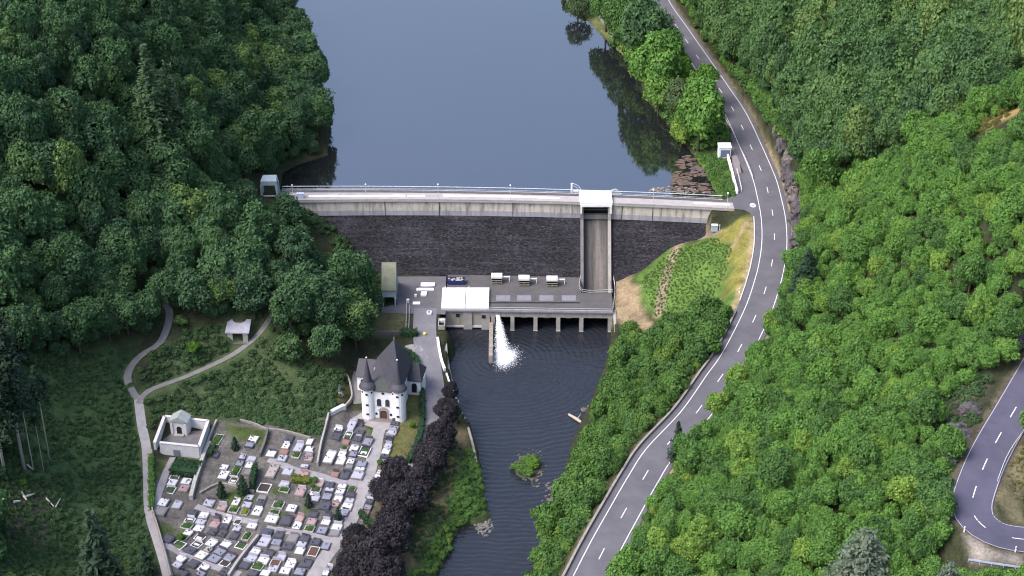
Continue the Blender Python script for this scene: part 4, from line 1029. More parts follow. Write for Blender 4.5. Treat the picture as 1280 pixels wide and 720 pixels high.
# --- the rest of the woods, one mass each
def mass(name, rows, meshes, label):
    protos = bpy.data.collections.new(name + '_kinds')
    for k, me in enumerate(meshes):
        q = bpy.data.objects.new('%s_kind_%d' % (name, k), me); protos.objects.link(q)
    me = bpy.data.meshes.new(name); me.from_pydata([tuple(map(float, r[0])) for r in rows], [], [])
    for nm, typ, vals in (('scl', 'FLOAT_VECTOR', [c for r in rows for c in (r[1], r[1], r[2])]), ('rot', 'FLOAT_VECTOR', [c for r in rows for c in (0, 0, (hash((round(float(r[0][0]), 2), 1)) % 628) / 100)]), ('pick', 'INT', [r[3] for r in rows])):
        a = me.attributes.new(nm, typ, 'POINT'); a.data.foreach_set('vector' if typ == 'FLOAT_VECTOR' else 'value', vals)
    o = link(name, me); tag(o, label, 'forest', kind='stuff')
    ng = bpy.data.node_groups.new(name, 'GeometryNodeTree')
    ng.interface.new_socket('Geometry', in_out='INPUT', socket_type='NodeSocketGeometry'); ng.interface.new_socket('Geometry', in_out='OUTPUT', socket_type='NodeSocketGeometry')
    gi = ng.nodes.new('NodeGroupInput'); go = ng.nodes.new('NodeGroupOutput'); ip = ng.nodes.new('GeometryNodeInstanceOnPoints')
    ci = ng.nodes.new('GeometryNodeCollectionInfo'); ci.inputs['Collection'].default_value = protos; ci.inputs['Separate Children'].default_value = True; ci.inputs['Reset Children'].default_value = True
    def att(nm, t):
        q = ng.nodes.new('GeometryNodeInputNamedAttribute'); q.data_type = t; q.inputs['Name'].default_value = nm; return q.outputs['Attribute']
    ng.links.new(gi.outputs[0], ip.inputs['Points']); ng.links.new(ci.outputs[0], ip.inputs['Instance']); ip.inputs['Pick Instance'].default_value = True
    ng.links.new(att('pick', 'INT'), ip.inputs['Instance Index']); ng.links.new(att('scl', 'FLOAT_VECTOR'), ip.inputs['Scale'])
    e = ng.nodes.new('FunctionNodeEulerToRotation'); ng.links.new(att('rot', 'FLOAT_VECTOR'), e.inputs[0]); ng.links.new(e.outputs[0], ip.inputs['Rotation'])
    ng.links.new(ip.outputs[0], go.inputs[0])
    md = o.modifiers.new('scatter', 'NODES'); md.node_group = ng; return o
R0 = [r for r in LEFTOVER if r[4] == 0]; R1 = [r for r in LEFTOVER if r[4] == 1]
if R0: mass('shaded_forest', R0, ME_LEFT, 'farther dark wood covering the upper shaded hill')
if R1: mass('hillside_forest', R1, ME_RIGHT, 'farther green wood covering the upper sunny hill')

# --- understory that closes the floor between the trunks
ME_UNDER_L = [raw_mesh('understory', t[0], t[1], L_LEFT) for t in T_BUSH]; ME_UNDER_R = [raw_mesh('understory', t[0], t[1], L_RIGHT) for t in T_BUSH]
def understory(name, box, step, seed, meshes, rr, cond, label):
    x, y = scatter(*box, step, seed); k = free(x, y, 6.0, 5.0) & cond(x, y); x, y = x[k], y[k]; z = hz(x, y); k = seen(x, y, z); rows = []; rg = random.Random(seed)
    for a, b, c in zip(x[k], y[k], z[k]):
        r = rg.uniform(*rr); s = r * rg.uniform(.9, 1.5)
        if keeps_open((a, b, c), r, s, .7): rows.append((np.array([a, b, c - .2]), r, s, rg.randrange(4), 0))
    mass(name, rows, meshes, label)['category'] = 'undergrowth'
understory('understory', (-135, -30, 225, 560), 3.1, 31, ME_UNDER_L, (1.2, 2.3), lambda x, y: (x < -36) & ((y > 330) | (x < -50)), 'young growth filling the floor of the shaded wood')
understory('understory', (18, 180, 190, 520), 2.5, 32, ME_UNDER_R, (.9, 2.0), lambda x, y: line_dist(RC[::2], x, y, True)[1] < 0, 'young growth filling the floor of the sunny wood')
understory('understory', (-5, 70, 190, 372), 2.2, 33, ME_BUSH, (.8, 1.5), lambda x, y: (line_dist(RC[::2], x, y, True)[1] > 0) & (y < 366) & (sdist(RIVER, x, y) < 60) & (x > -2), 'low growth along the right river bank')
# ================================================================ YARD BELOW THE DAM, ACCESS ROAD, WALLS
M_YARD = stained('yard_asphalt', (.115, .110, .118), .4, .25)
M_DRIVE = stained('drive_asphalt', (.165, .16, .175), .4, .3, .9, .1, .1)
M_STONE = stained('old_stone', (.24, .225, .205), .6, 1.2, .95, .1, .4)
M_LIME = stained('limewash', (.66, .66, .67), .18, .5, .8, .2, .1)
M_SLATE = stained('slate', (.052, .051, .064), .4, .9, .7, .35, .3)
M_SLATEG = stained('slate_mossy', (.062, .070, .064), .5, .9, .8, .25, .3)
M_HEDGE = leaf_mat('hedge_leaf', (.022, .055, .028), (.026, .065, .030), (.03, .075, .03))
M_HEDGEY = leaf_mat('hedge_yellow', (.13, .16, .03), (.14, .17, .03), (.15, .18, .03))
sheet('yard', [tuple(U(*p, Z_DECK)[:2]) for p in [(496, 345.5), (557.5, 345.5), (557.5, 386.6), (556.5, 393), (509, 392), (476, 391), (478, 384), (496, 380)]][::-1], Z_DECK - .012, M_YARD, 'grey asphalt yard at the foot of the dam', 'yard')
gpath('access_road', [(532, 386), (531, 400), (531, 420), (533, 440), (537, 460), (540, 480), (541, 500), (540, 522), (536, 545), (525, 575), (512, 605)], 5.6, M_DRIVE, 'grey access road running down from the yard past the chapel', .14, 5)
def wall_obj(name, img, th, h, mat, label, cat='wall', group=None, cap=None, up=None, zb=1.2):
    P = resample(WL(img) if up is None else np.array([np.append(W(*p)[:2], u) for p, u in zip(img, up)]), 1.5)
    if up is None: P[:, 2] = hz(P[:, 0], P[:, 1]); P[:, 2] = np.convolve(np.pad(P[:, 2], 2, 'edge'), np.ones(5) / 5, 'valid')
    o0 = P[len(P) // 2] * [1, 1, 0] + [0, 0, P[:, 2].min()]
    me = MB(o0).wall(P, th, P[:, 2] - zb, P[:, 2] + h)
    o = me.build(name, mat); o.location = o0; tag(o, label, cat, group)
    if cap: MB(o0).wall(P, th + .12, P[:, 2] + h + .002, P[:, 2] + h + .14).build('coping', cap, o)
    return o
# river side retaining wall with a white parapet
wall_obj('retaining_wall', [(554.5, 393), (556.5, 420), (558.5, 445), (563.5, 470), (571.5, 492)], .7, .25, M_CONC, 'grey retaining wall between the access road and the river', zb=6)
wall_obj('white_parapet', [(547, 423), (549, 438), (552, 452), (556, 464)], .55, .75, M_LIME, 'short white parapet wall beside the access road', zb=.3)
wall_obj('white_parapet', [(558, 468), (562, 480), (568, 494), (573, 505)], .4, .6, stained('worn_lime', (.55, .54, .53), .6, 1.5), 'broken white parapet among the copper trees by the river', zb=.3)
wall_obj('quay_wall', [(574, 507), (584, 530), (591, 556), (595, 578)], .5, .15, M_STONE, 'low stone edging along the river bank below the copper trees', zb=2)
wall_obj('stone_wall', [(474, 418), (490, 418), (511, 419)], .4, .9, M_CONCD, 'dark low wall between the lawn and the chapel garden', zb=.6)
# yard furniture
def stair_tower():
    c = U(486.5, 384, Z_DECK); r = empty('stair_tower', c, 'narrow shelter with mossy flat roof leaning against the dam foot', 'shelter')
    y1 = face_y(c[0], -14) - c[1] + 2
    b = MB(); b.add([(-1.8, .6, 4.1), (1.8, .6, 4.1), (1.8, 5.0, 9.6), (-1.8, 5.0, 9.6), (-1.8, .6, 4.45), (1.8, .6, 4.45), (1.8, 5.0, 9.95), (-1.8, 5.0, 9.95)], [[3, 2, 1, 0], [4, 5, 6, 7], [0, 1, 5, 4], [1, 2, 6, 5], [2, 3, 7, 6], [3, 0, 4, 7]])
    b.build('roof', stained('mossy_roof', (.19, .20, .15), .6, .5, .95, .1, .3), r)
    MB().box((0, .9, 3.2), (3.3, .3, 1.55)).build('front_panel', M_BLUEG, r)
    for x in (-1.5, 1.5):
        b = MB(); b.add([(x - .11, .9, 0), (x + .11, .9, 0), (x + .11, 12, 0), (x - .11, 12, 0), (x - .11, .9, 4.3), (x + .11, .9, 4.3), (x + .11, 4.9, 9.4), (x - .11, 4.9, 9.4)], [[3, 2, 1, 0], [4, 5, 6, 7], [0, 1, 5, 4], [1, 2, 6, 5], [2, 3, 7, 6], [3, 0, 4, 7]]); b.build('side_wall', M_BLUEG, r)
        b = MB(); b.box((x, .6, 1.2), (.3, .4, 2.4)); b.build('leg', M_BLUEG, r)
stair_tower()
def vent_hut(px, py, label):
    c = U(px, py, Z_DECK); r = empty('vent_hut', c, label, 'vent hut', 'vent huts on the powerhouse roof')
    b = MB(); b.box((0, 1.0, 1.95), (2.75, 1.9, .55)); b.build('roof', stained('hut_white', (.62, .62, .64), .25, .9), r)
    b = MB()
    for k in range(4): b.box((-1.05 + .7 * k, 1.0, 2.27), (.08, 1.8, .08))
    b.build('roof_batten', flat('hut_grey', (.35, .35, .37)), r)
    MB().box((0, 1.2, .85), (2.5, 1.4, 1.64)).build('cabinet', M_BLACK, r)
    b = MB(); YL = flat('frame_yellow', (.24, .22, .155))
    for x in (-1.25, 0, 1.25):
        for y in (-.1,): b.box((x, y, .55), (.1, .1, 1.1))
    for z in (.5, 1.1): b.box((0, -.1, z + .03), (2.6, .12, .1))
    b.build('guard_frame', YL, r)
    b = MB(); b.tube([(1.2, 1.6, 1.3), (3.2, 1.6, 1.3)], .2, 7); b.tube([(3.2, 1.6, 1.5), (3.2, 1.6, 0)], .12, 6); b.build('pipe', M_WHITE, r)
vent_hut(621, 355.5, 'small white roofed vent hut nearest the white roof hatches')
vent_hut(655, 358, 'small white roofed vent hut in the middle of the three')
vent_hut(690, 359, 'small white roofed vent hut nearest the spillway chute')
def skip():
    c = U(570, 354, Z_DECK); r = empty('rubble_skip', c, 'blue waste skip heaped with pale rubble behind the white hatches', 'skip')
    b = MB(); A = [(-2.3, -.9), (2.3, -.9), (2.3, .9), (-2.3, .9)]
    V = [(x * .88, y, 0) for x, y in A] + [(x, y * 1.05, 1.25) for x, y in A] + [(x * .95, y * .95, 1.25) for x, y in A] + [(x * .95, y * .95, .9) for x, y in A]
    b.add(V, [[3, 2, 1, 0]] + [[i, (i + 1) % 4, 4 + (i + 1) % 4, 4 + i] for i in range(4)] + [[4 + i, 4 + (i + 1) % 4, 8 + (i + 1) % 4, 8 + i] for i in range(4)] + [[8 + i, 8 + (i + 1) % 4, 12 + (i + 1) % 4, 12 + i] for i in range(4)] + [[12, 13, 14, 15]])
    b.build('body', flat('skip_blue', (.02, .03, .10), .5), r)
    rr = random.Random(3); b = MB()
    for k in range(40): b.ball((rr.uniform(-1.9, 1.9), rr.uniform(-.7, .7), .95 + rr.uniform(0, .3)), rr.uniform(.14, .3), 5, 4, .7)
    tag(b.build('rubble', stained('rubble', (.42, .38, .35), .5, 3)), 'pale rubble heaped in the blue skip', 'rubble', kind='stuff').location = c
skip()
def stack(px, py, wd, dp, n, label, name='slab_stack'):
    c = U(px, py, Z_DECK); rr = random.Random(int(px * 7)); b = MB()
    for k in range(n): b.box((rr.uniform(-.12, .12), rr.uniform(-.05, .05), .06 + .11 * k), (wd * rr.uniform(.8, 1.05), dp, .1), rr.uniform(-.05, .05))
    tag(b.build(name, stained('slab_white', (.66, .66, .68), .25, 1.5), loc=c), label, 'slab stack', 'white slab stacks in the yard')
stack(534.5, 356.5, 3.6, 1.6, 3, 'wide flat stack of white slabs nearest the dam in the yard')
stack(531, 362.5, 4.2, 1.1, 3, 'long flat stack of white slabs in the middle of the yard')
stack(530, 368, 1.5, 1.9, 3, 'short flat stack of white slabs nearest the river in the yard')
stack(520.5, 379.5, 2.2, 1.2, 2, 'small oblong stack of white slabs by the yard gate')
def box_thing(px, py, d, mat, name, label, cat, z=Z_DECK, lid=None):
    c = U(px, py, z) if z is not None else W(px, py)
    r = empty(name, c, label, cat); MB().box((0, 0, d[2] / 2), d, 0, .96).build('body', mat, r)
    MB().box((0, 0, d[2] + .04), (d[0] * 1.08, d[1] * 1.08, .08)).build('lid', lid or mat, r); return r
box_thing(519.5, 371, (.55, .55, .6), M_WHITE, 'yard_box', 'small white box standing alone in the yard', 'box')
box_thing(510, 378, (.65, .65, .8), M_WHITE, 'yard_box', 'small white box at the corner post of the lawn fence', 'box')
box_thing(536.5, 392.5, (1.1, 1.2, .5), M_WHITE, 'manhole_box', 'white square shaft box with a black opening on the access road', 'shaft box', None, M_WHITE)
q = W(536.5, 392.5); MB().box((0, 0, .6), (.55, .6, .02)).build('opening', M_BLACK, [o for o in COL.objects if o.name == 'manhole_box'][0])
def marker():
    c = W(531, 419); r = empty('yellow_marker', c, 'small round yellow marker on the access road', 'marker')
    MB().ball((0, 0, .45), .42, 10, 8).build('ball', flat('marker_yellow', (.62, .60, .10)), r); MB().cyl((0, 0, -.05), .3, .3, 10).build('base', M_CONCD, r)
marker()
def intake_box():
    c = U(552, 411, Z_DECK - .1); r = empty('intake_box', c, 'concrete shaft with a black opening at the corner of the powerhouse', 'shaft')
    b = MB()
    for x in (-.75, .75): b.box((x, 1.4, .55), (.2, 3.4, 1.2))
    for y in (-.25, 3.05): b.box((0, y, .55), (1.3, .2, 1.2))
    b.build('walls', M_CONC, r); MB().box((0, 1.4, .35), (1.3, 3.1, .1)).build('opening', M_BLACK, r)
    b = MB(); b.box((0, 2.6, .75), (1.25, .9, .6)); b.build('cover', M_CONCL, r)
intake_box()
def railing(name, img, h, label, group=None, mat=None, st=2.0, rails=(.5, 1.0), rr=.04, z=None, face=None):
    P = resample(WL(img) if z is None else UL(img, z), st)
    r = empty(name, P[len(P) // 2], label, 'guard rail' if face else 'railing', group); off = r.location; b = MB(off)
    for p in P: b.tube([p - [0, 0, .2], p + [0, 0, h]], rr * 1.3, 4)
    b.build('posts', mat or M_STEEL, r); b = MB(off)
    for k in rails:
        Q = P + [0, 0, h * k]
        if face: b.wall(Q, .07, Q[:, 2] - face / 2, Q[:, 2] + face / 2)
        else: b.tube(list(Q), rr, 4)
    b.build('rail', mat or M_STEEL, r); return r
railing('yard_fence', [(508.5, 380), (508, 398), (507.5, 417)], 1.1, 'thin pale railing between the lawn and the access road')
railing('yard_fence', [(512, 385), (511.5, 400), (511, 417)], .9, 'second thin pale railing along the access road edge')
railing('guard_rail', [(897, 134), (906, 150), (916, 168), (926, 189), (935, 208), (941, 224)], .75, 'steel guard rail along the lake side of the road', None, M_STEEL, 2.0, (.85,), .05, None, .32)
railing('guard_rail', [(1282, 538), (1266, 560), (1256, 578), (1247, 602)], .75, 'steel guard rail on the inner side of the hairpin', None, M_STEEL, 2.0, (.85,), .05, None, .3)
railing('guard_rail', [(1210, 703), (1235, 707), (1262, 711), (1284, 714)], .75, 'bluish steel guard rail below the gravel lay-by', None, flat('rail_blue', (.30, .36, .46), .5), 2.0, (.85,), .05, None, .36)
# road side parapet and kerb
def along_road(t0, t1, off, name, th, h, mat, label, cat='wall'):
    s = np.linspace(t0, t1, 90); Nn = side_normals(RC); n = len(RC)
    P = np.array([[np.interp(q, np.arange(n), RC[:, k]) for k in range(3)] for q in s * (n - 1)]); M2 = np.array([[np.interp(q, np.arange(n), Nn[:, k]) for k in range(2)] for q in s * (n - 1)])
    P[:, :2] += M2 * off; o0 = P[45].copy()
    o = MB(o0).wall(P, th, P[:, 2] - .6, P[:, 2] + h).build(name, mat); o.location = o0; return tag(o, label, cat)
def road_t(py):
    pys = np.array([proj(*p)[1] for p in RC]); return float(np.interp(py, pys, np.linspace(0, 1, len(RC))))
along_road(road_t(395), road_t(745), ROADW / 2 + 1.55, 'stone_parapet', .45, .55, M_STONE, 'low grey stone parapet along the river side of the road')
along_road(road_t(272), road_t(380), ROADW / 2 + 1.75, 'kerb', .22, .16, M_CONCL, 'pale concrete kerb beside the dry grass slope', 'kerb')
# lake side hut, white wall, steps
def lake_hut():
    c = W(905.5, 198); r = empty('lake_hut', c, 'small white hut with flat roof beside the lake road', 'hut'); h = 3.0
    MB().box((0, 1.5, h / 2 - .3), (3.2, 2.8, h + .6)).build('wall', stained('hut_wall', (.60, .66, .72), .15, 1), r)
    MB().box((0, 1.5, h + .13), (3.5, 3.2, .22)).build('roof', M_WHITE, r)
    MB().box((.15, .075, 1.35), (2.5, .06, 2.1)).build('door', flat('hut_door', (.10, .12, .17)), r)
lake_hut()
wall_obj('white_wall', [(909.5, 197), (913, 210), (917, 226), (921.5, 243)], .45, 1.1, M_LIME, 'white wall leading from the lake hut down to the dam crest', zb=1.5)
railing('path_fence', [(921, 214), (924, 226), (927, 240)], 1.0, 'short pale railing by the service path near the crest', None, M_STEEL, 1.5, (.5, 1), .05)
def blue_steps():
    c = W(895.5, 290); r = empty('gauge_box', c, 'blue grey cabinet on a post at the top of the grass slope', 'cabinet')
    MB().box((-.5, .3, 1.0), (1.5, .9, 1.6)).build('body', flat('cab_blue', (.30, .38, .46)), r); MB().box((-.5, .3, 1.86), (1.7, 1.1, .12)).build('lid', flat('cab_lid', (.42, .50, .58)), r)
    b = MB(); b.tube([(.75, 0, -.2), (.75, 0, 2.2)], .09, 5); b.build('post', M_STEEL, r)
blue_steps()
def boat_ramp():
    a, b_ = U(741, 22, Z_LAKE + .3), U(762, 48, Z_LAKE + .12); P = resample(np.array([a, (a + b_) / 2, b_]), 1.0)
    r = empty('landing_stage', P[len(P) // 2], 'pale narrow landing stage at the lake shore', 'landing stage'); off = r.location
    MB(off).wall(P, 2.6, P[:, 2] - 1, P[:, 2]).build('deck', stained('stage_conc', (.46, .42, .36), .4, 1), r)
    N2 = side_normals(P); b = MB(off)
    for s in (-1,): 
        Q = P.copy(); Q[:, :2] += N2 * 1.4 * s; b.wall(Q, .22, Q[:, 2] - .3, Q[:, 2] + .35)
    b.build('edge_beam', M_CONCL, r)
boat_ramp()
gpath('shore_path', [(735, -4), (748, 18), (758, 34), (768, 50)], 1.0, M_PATHG, 'narrow path down the lake bank', .1)
def white_post(px, py, label, h=1.0, c=(.75, .75, .75)):
    p = W(px, py); r = empty('road_post', p, label, 'road post'); b = MB(); b.box((0, 0, h / 2 - .1), (.22, .14, h + .2), 0, .8); b.build('post', flat('post_white', c), r)
    MB().box((0, -.075, h * .75), (.16, .02, .18)).build('reflector', flat('reflect', (.05, .05, .05)), r)
white_post(924, 366, 'white road post above the dry slope', 1.3)
white_post(1205, 665, 'white road post at the outer edge of the hairpin', 1.2)
white_post(1269, 690, 'white road post by the gravel lay-by', 1.2)
white_post(888, 20, 'white road post on the rocky verge of the upper road')
def chevron():
    p = W(1186.5, 624); r = empty('bend_sign', p, 'small orange bend sign on the outer edge of the hairpin', 'road sign')
    MB().tube([(0, 0, -.2), (0, 0, 1.7)], .05, 5).build('post', M_STEEL, r); MB().box((0, -.07, 1.35), (.7, .05, .7), .3).build('panel', flat('sign_orange', (.75, .42, .12)), r)
chevron()
box_thing(375.5, 247, (1.7, .9, 1.2), flat('cab_pale', (.45, .50, .66)), 'crest_cabinet', 'pale blue cabinet on the crest near the gate shelter', 'cabinet', 0.0)

# ================================================================ CHAPEL
def chapel():
    c = W(480, 523.5); rz = RAD(-8)
    r = empty('chapel', c, 'white chapel with two round towers and steep slate roof beside the cemetery', 'chapel', None, rz)
    EH = 7.6
    b = MB(); b.box((0, 4.5, EH / 2 - .5), (7.4, 9.0, EH + 1)); b.build('wall', M_LIME, r)
    # wing behind
    MB().box((-.95, 13.0, 1.7), (14.7, 5.6, 4.6)).build('wing_wall', M_LIME, r)
    b = MB(); e, rg = 4.0, 7.0
    b.add([(-8.6, 9.9, e), (6.8, 9.9, e), (6.8, 16.1, e), (-8.6, 16.1, e), (-8.3, 13, rg), (5.6, 13, rg), (-8.6, 9.9, e - .15), (6.8, 9.9, e - .15), (6.8, 16.1, e - .15), (-8.6, 16.1, e - .15)],
          [[0, 1, 5, 4], [1, 2, 5], [2, 3, 4, 5], [3, 0, 4], [6, 7, 1, 0], [7, 8, 2, 1], [8, 9, 3, 2], [9, 6, 0, 3], [9, 8, 7, 6]]); b.build('wing_roof', M_SLATE, r)
    # main roof: ridge rising to the back, hipped at both ends
    W2 = 4.15; A = (.1, 1.5, 10.6); B = (1.0, 9.2, 15.4)
    V = [(-W2, -.25, EH), (W2, -.25, EH), (W2, 14.0, EH - .6), (-W2, 14.0, EH - .6), A, B]
    MB().add(V + [(v[0], v[1], v[2] - .2) for v in V[:4]], [[1, 2, 5, 4], [2, 3, 5], [6, 7, 1, 0], [7, 8, 2, 1], [8, 9, 3, 2], [9, 6, 0, 3], [9, 8, 7, 6], [0, 1, 4], [3, 0, 4, 5]]).build('roof', M_SLATE, r)
    b = MB(); b.add([(-2.15, -.35, EH + .05), (2.15, -.35, EH + .05), (.1, 1.45, 10.75), (-2.15, -.35, EH - .12), (2.15, -.35, EH - .12)], [[0, 1, 2], [3, 4, 1, 0], [1, 4, 2], [3, 0, 2]]); b.build('front_hip', M_SLATEG, r)
    MB().cyl((B[0], B[1], B[2] - .3), .07, 1.0, 6, .03).build('finial', M_STEEL, r)
    for s in (-1, 1):
        x = s * 3.45
        t = MB().cyl((x, .55, -1), 1.55, 9.4, 18).build('tower', M_LIME, r)
        h = MB(); n = 18
        prof = [(2.0, 8.2), (1.72, 8.85), (1.02, 9.7), (.62, 11.9), (.22, 14.6), (.05, 15.6)]
        VV = []; FF = []
        for rad, z in prof: VV += [(x + rad * math.cos(6.2832 * i / n), .55 + rad * math.sin(6.2832 * i / n), z) for i in range(n)]
        for k in range(len(prof) - 1): FF += [[k * n + i, k * n + (i + 1) % n, (k + 1) * n + (i + 1) % n, (k + 1) * n + i] for i in range(n)]
        FF += [list(range(n))[::-1], [(len(prof) - 1) * n + i for i in range(n)]]
        h.add(VV, FF); h.build('tower_roof', M_SLATE, r)
        MB().ball((x, .55, 15.75), .2, 8, 6).build('roof_knob', M_WHITE, r)
        for z, a in ((1.6, 0), (4.1, 0), (6.9, 0), (7.3, -.75), (7.3, .75)):
            d = 1.56; px_, py_ = x + d * math.sin(a), .55 - d * math.cos(a)
            MB().box((px_, py_, z), (.62 if a == 0 else .4, .12, .42), a).build('window', M_BLACK, t)
        MB().cyl((x, .55, 7.85), 1.62, .18, 18).build('cornice', M_CONCL, t)
    def arch(x, y, z, wd, hh, name, mat, par=None):
        P = [(x - wd / 2, z), (x + wd / 2, z), (x + wd / 2, z + hh - wd / 2)] + [(x + wd / 2 * math.cos(a), z + hh - wd / 2 + wd / 2 * math.sin(a)) for a in np.linspace(.3, math.pi - .3, 7)] + [(x - wd / 2, z + hh - wd / 2)]
        n = len(P); b = MB(); b.add([(p[0], y - .06, p[1]) for p in P] + [(p[0], y + .06, p[1]) for p in P], [list(range(n)), list(range(n, 2 * n))[::-1]] + [[n + i, n + (i + 1) % n, (i + 1) % n, i] for i in range(n)]); return b.build(name, mat, par or r)
    for x in (-.95, .95):
        w_ = arch(x, -.02, 3.5, .95, 1.85, 'window', flat('leaded_glass', (.03, .03, .035), .2, .5))
        MB().box((x, -.07, 3.45), (1.15, .14, .12)).build('sill', M_STONE, w_)
    arch(0, -.02, 0, 1.5, 2.3, 'door', flat('brown_door', (.075, .040, .030)))
    b = MB()
    for x in (-.9, .9): b.box((x, -.12, 1.15), (.22, .24, 2.3))
    b.box((0, -.14, 2.42), (2.3, .28, .22)); b.box((0, -.12, 2.85), (.7, .2, .7)); b.box((-.7, -.1, 2.7), (.3, .2, .4)); b.box((.7, -.1, 2.7), (.3, .2, .4)); b.build('portal', stained('portal_stone', (.26, .25, .24), .4, 2), r)
    for x in (-1.65, 1.65): arch(x, -.02, 1.0, .5, .6, 'niche', M_BLACK)
    arch(0, -.02, 6.6, .6, .55, 'niche', M_BLACK)
    MB().box((0, -.75, -.02), (6.2, 1.4, .3)).build('doorstep', stained('steps_stone', (.16, .135, .13), .4, 1), r)
    for x in (-6.9, 5.0): 
        arch(x, 10.17, .7, 1.15, 2.5, 'window', M_BLACK)
    MB().box((6.7, 13, 1.2), (.5, 2.2, 5.0)).build('buttress', M_LIME, r)
chapel()
sheetz = W(478, 523)
gpath('forecourt', [(446, 520), (460, 527), (478, 533), (497, 530)], 3.2, M_PATH, 'pale gravel forecourt before the chapel door', .12, 4)
gpath('footpath', [(449, 505), (446, 490), (446, 478), (449, 465)], 2.6, M_PATHG, 'grey path round the left of the chapel', .1)
gpath('footpath', [(507, 437), (516, 436), (524, 441), (528, 452)], 2.8, M_PATHL, 'pale paved turning behind the chapel', .12)

def hedge(img, wd, h, label, mat=None, name='hedge', dens=26, group=None):
    P = resample(WL(img), .5); rg = np.random.default_rng(len(img) * 31 + int(img[0][0])); Nn = side_normals(P)
    n = int(len(P) * dens * max(wd, .6)); i = rg.integers(0, len(P), n); s = rg.uniform(-.5, .5, n) * wd; t = rg.uniform(0, 1, n)
    top = rg.random(n) < .55; t = np.where(top, rg.uniform(.85, 1.05, n), t); s = np.where(top, s, np.sign(s) * wd * rg.uniform(.42, .55, n))
    X = P[i, :2] + Nn[i] * s[:, None] + rg.normal(size=(n, 2)) * .12; Z = hz(X[:, 0], X[:, 1]) + t * h
    Nv = np.stack([Nn[i, 0] * np.sign(s) * ~top, Nn[i, 1] * np.sign(s) * ~top, top * 1.0], 1) + rg.normal(size=(n, 3)) * .4
    o0 = np.array([P[len(P) // 2][0], P[len(P) // 2][1], float(hz(*P[len(P) // 2][:2]))])
    V = quads(np.column_stack([X, Z]) - o0, Nv, .24, rg)
    b = MB(o0); b.wall(P, wd * .82, P[:, 2] - .3, P[:, 2] + h * .9)
    me = raw_mesh(name, np.concatenate([V, np.array(b.v)]), np.arange(len(V)).reshape(-1, 4).tolist() + [[k + len(V) for k in f] for f in b.f], mat or M_HEDGE)
    o = link(name, me); o.location = o0; return tag(o, label, 'hedge', group)
hedge([(525, 462), (527, 485), (528, 510), (527, 535), (521, 558), (510, 580)], 1.1, 1.3, 'long clipped hedge curving down beside the chapel lawn')
hedge([(502, 440), (512, 444), (520, 452), (524, 462)], 1.0, 1.4, 'dark curved hedge behind the chapel')
hedge([(503, 417), (512, 420), (521, 419)], 2.0, 1.5, 'round topped hedge at the end of the yard railing')
hedge([(189.5, 574), (189.5, 600), (190, 638)], 1.0, 1.3, 'tall bright hedge along the pale footpath', L_BUSH)
hedge([(217, 586), (232, 588), (248, 590)], 4.2, 1.2, 'square clipped hedge block below the mausoleum')
hedge([(320, 588), (318, 600), (315, 614)], 1.0, 2.2, 'tall narrow hedge beside the tan family tomb')
hedge([(366, 600), (376, 602), (386, 603)], 1.8, 1.0, 'yellow green clipped hedge above the pink grave', M_HEDGEY)
hedge([(268, 560), (262, 572)], .8, 1.2, 'small hedge beside the crumbling cemetery wall')
hedge([(451, 642), (457, 652), (466, 660)], 1.2, 1.0, 'short hedge beside the copper trees at the lower path')

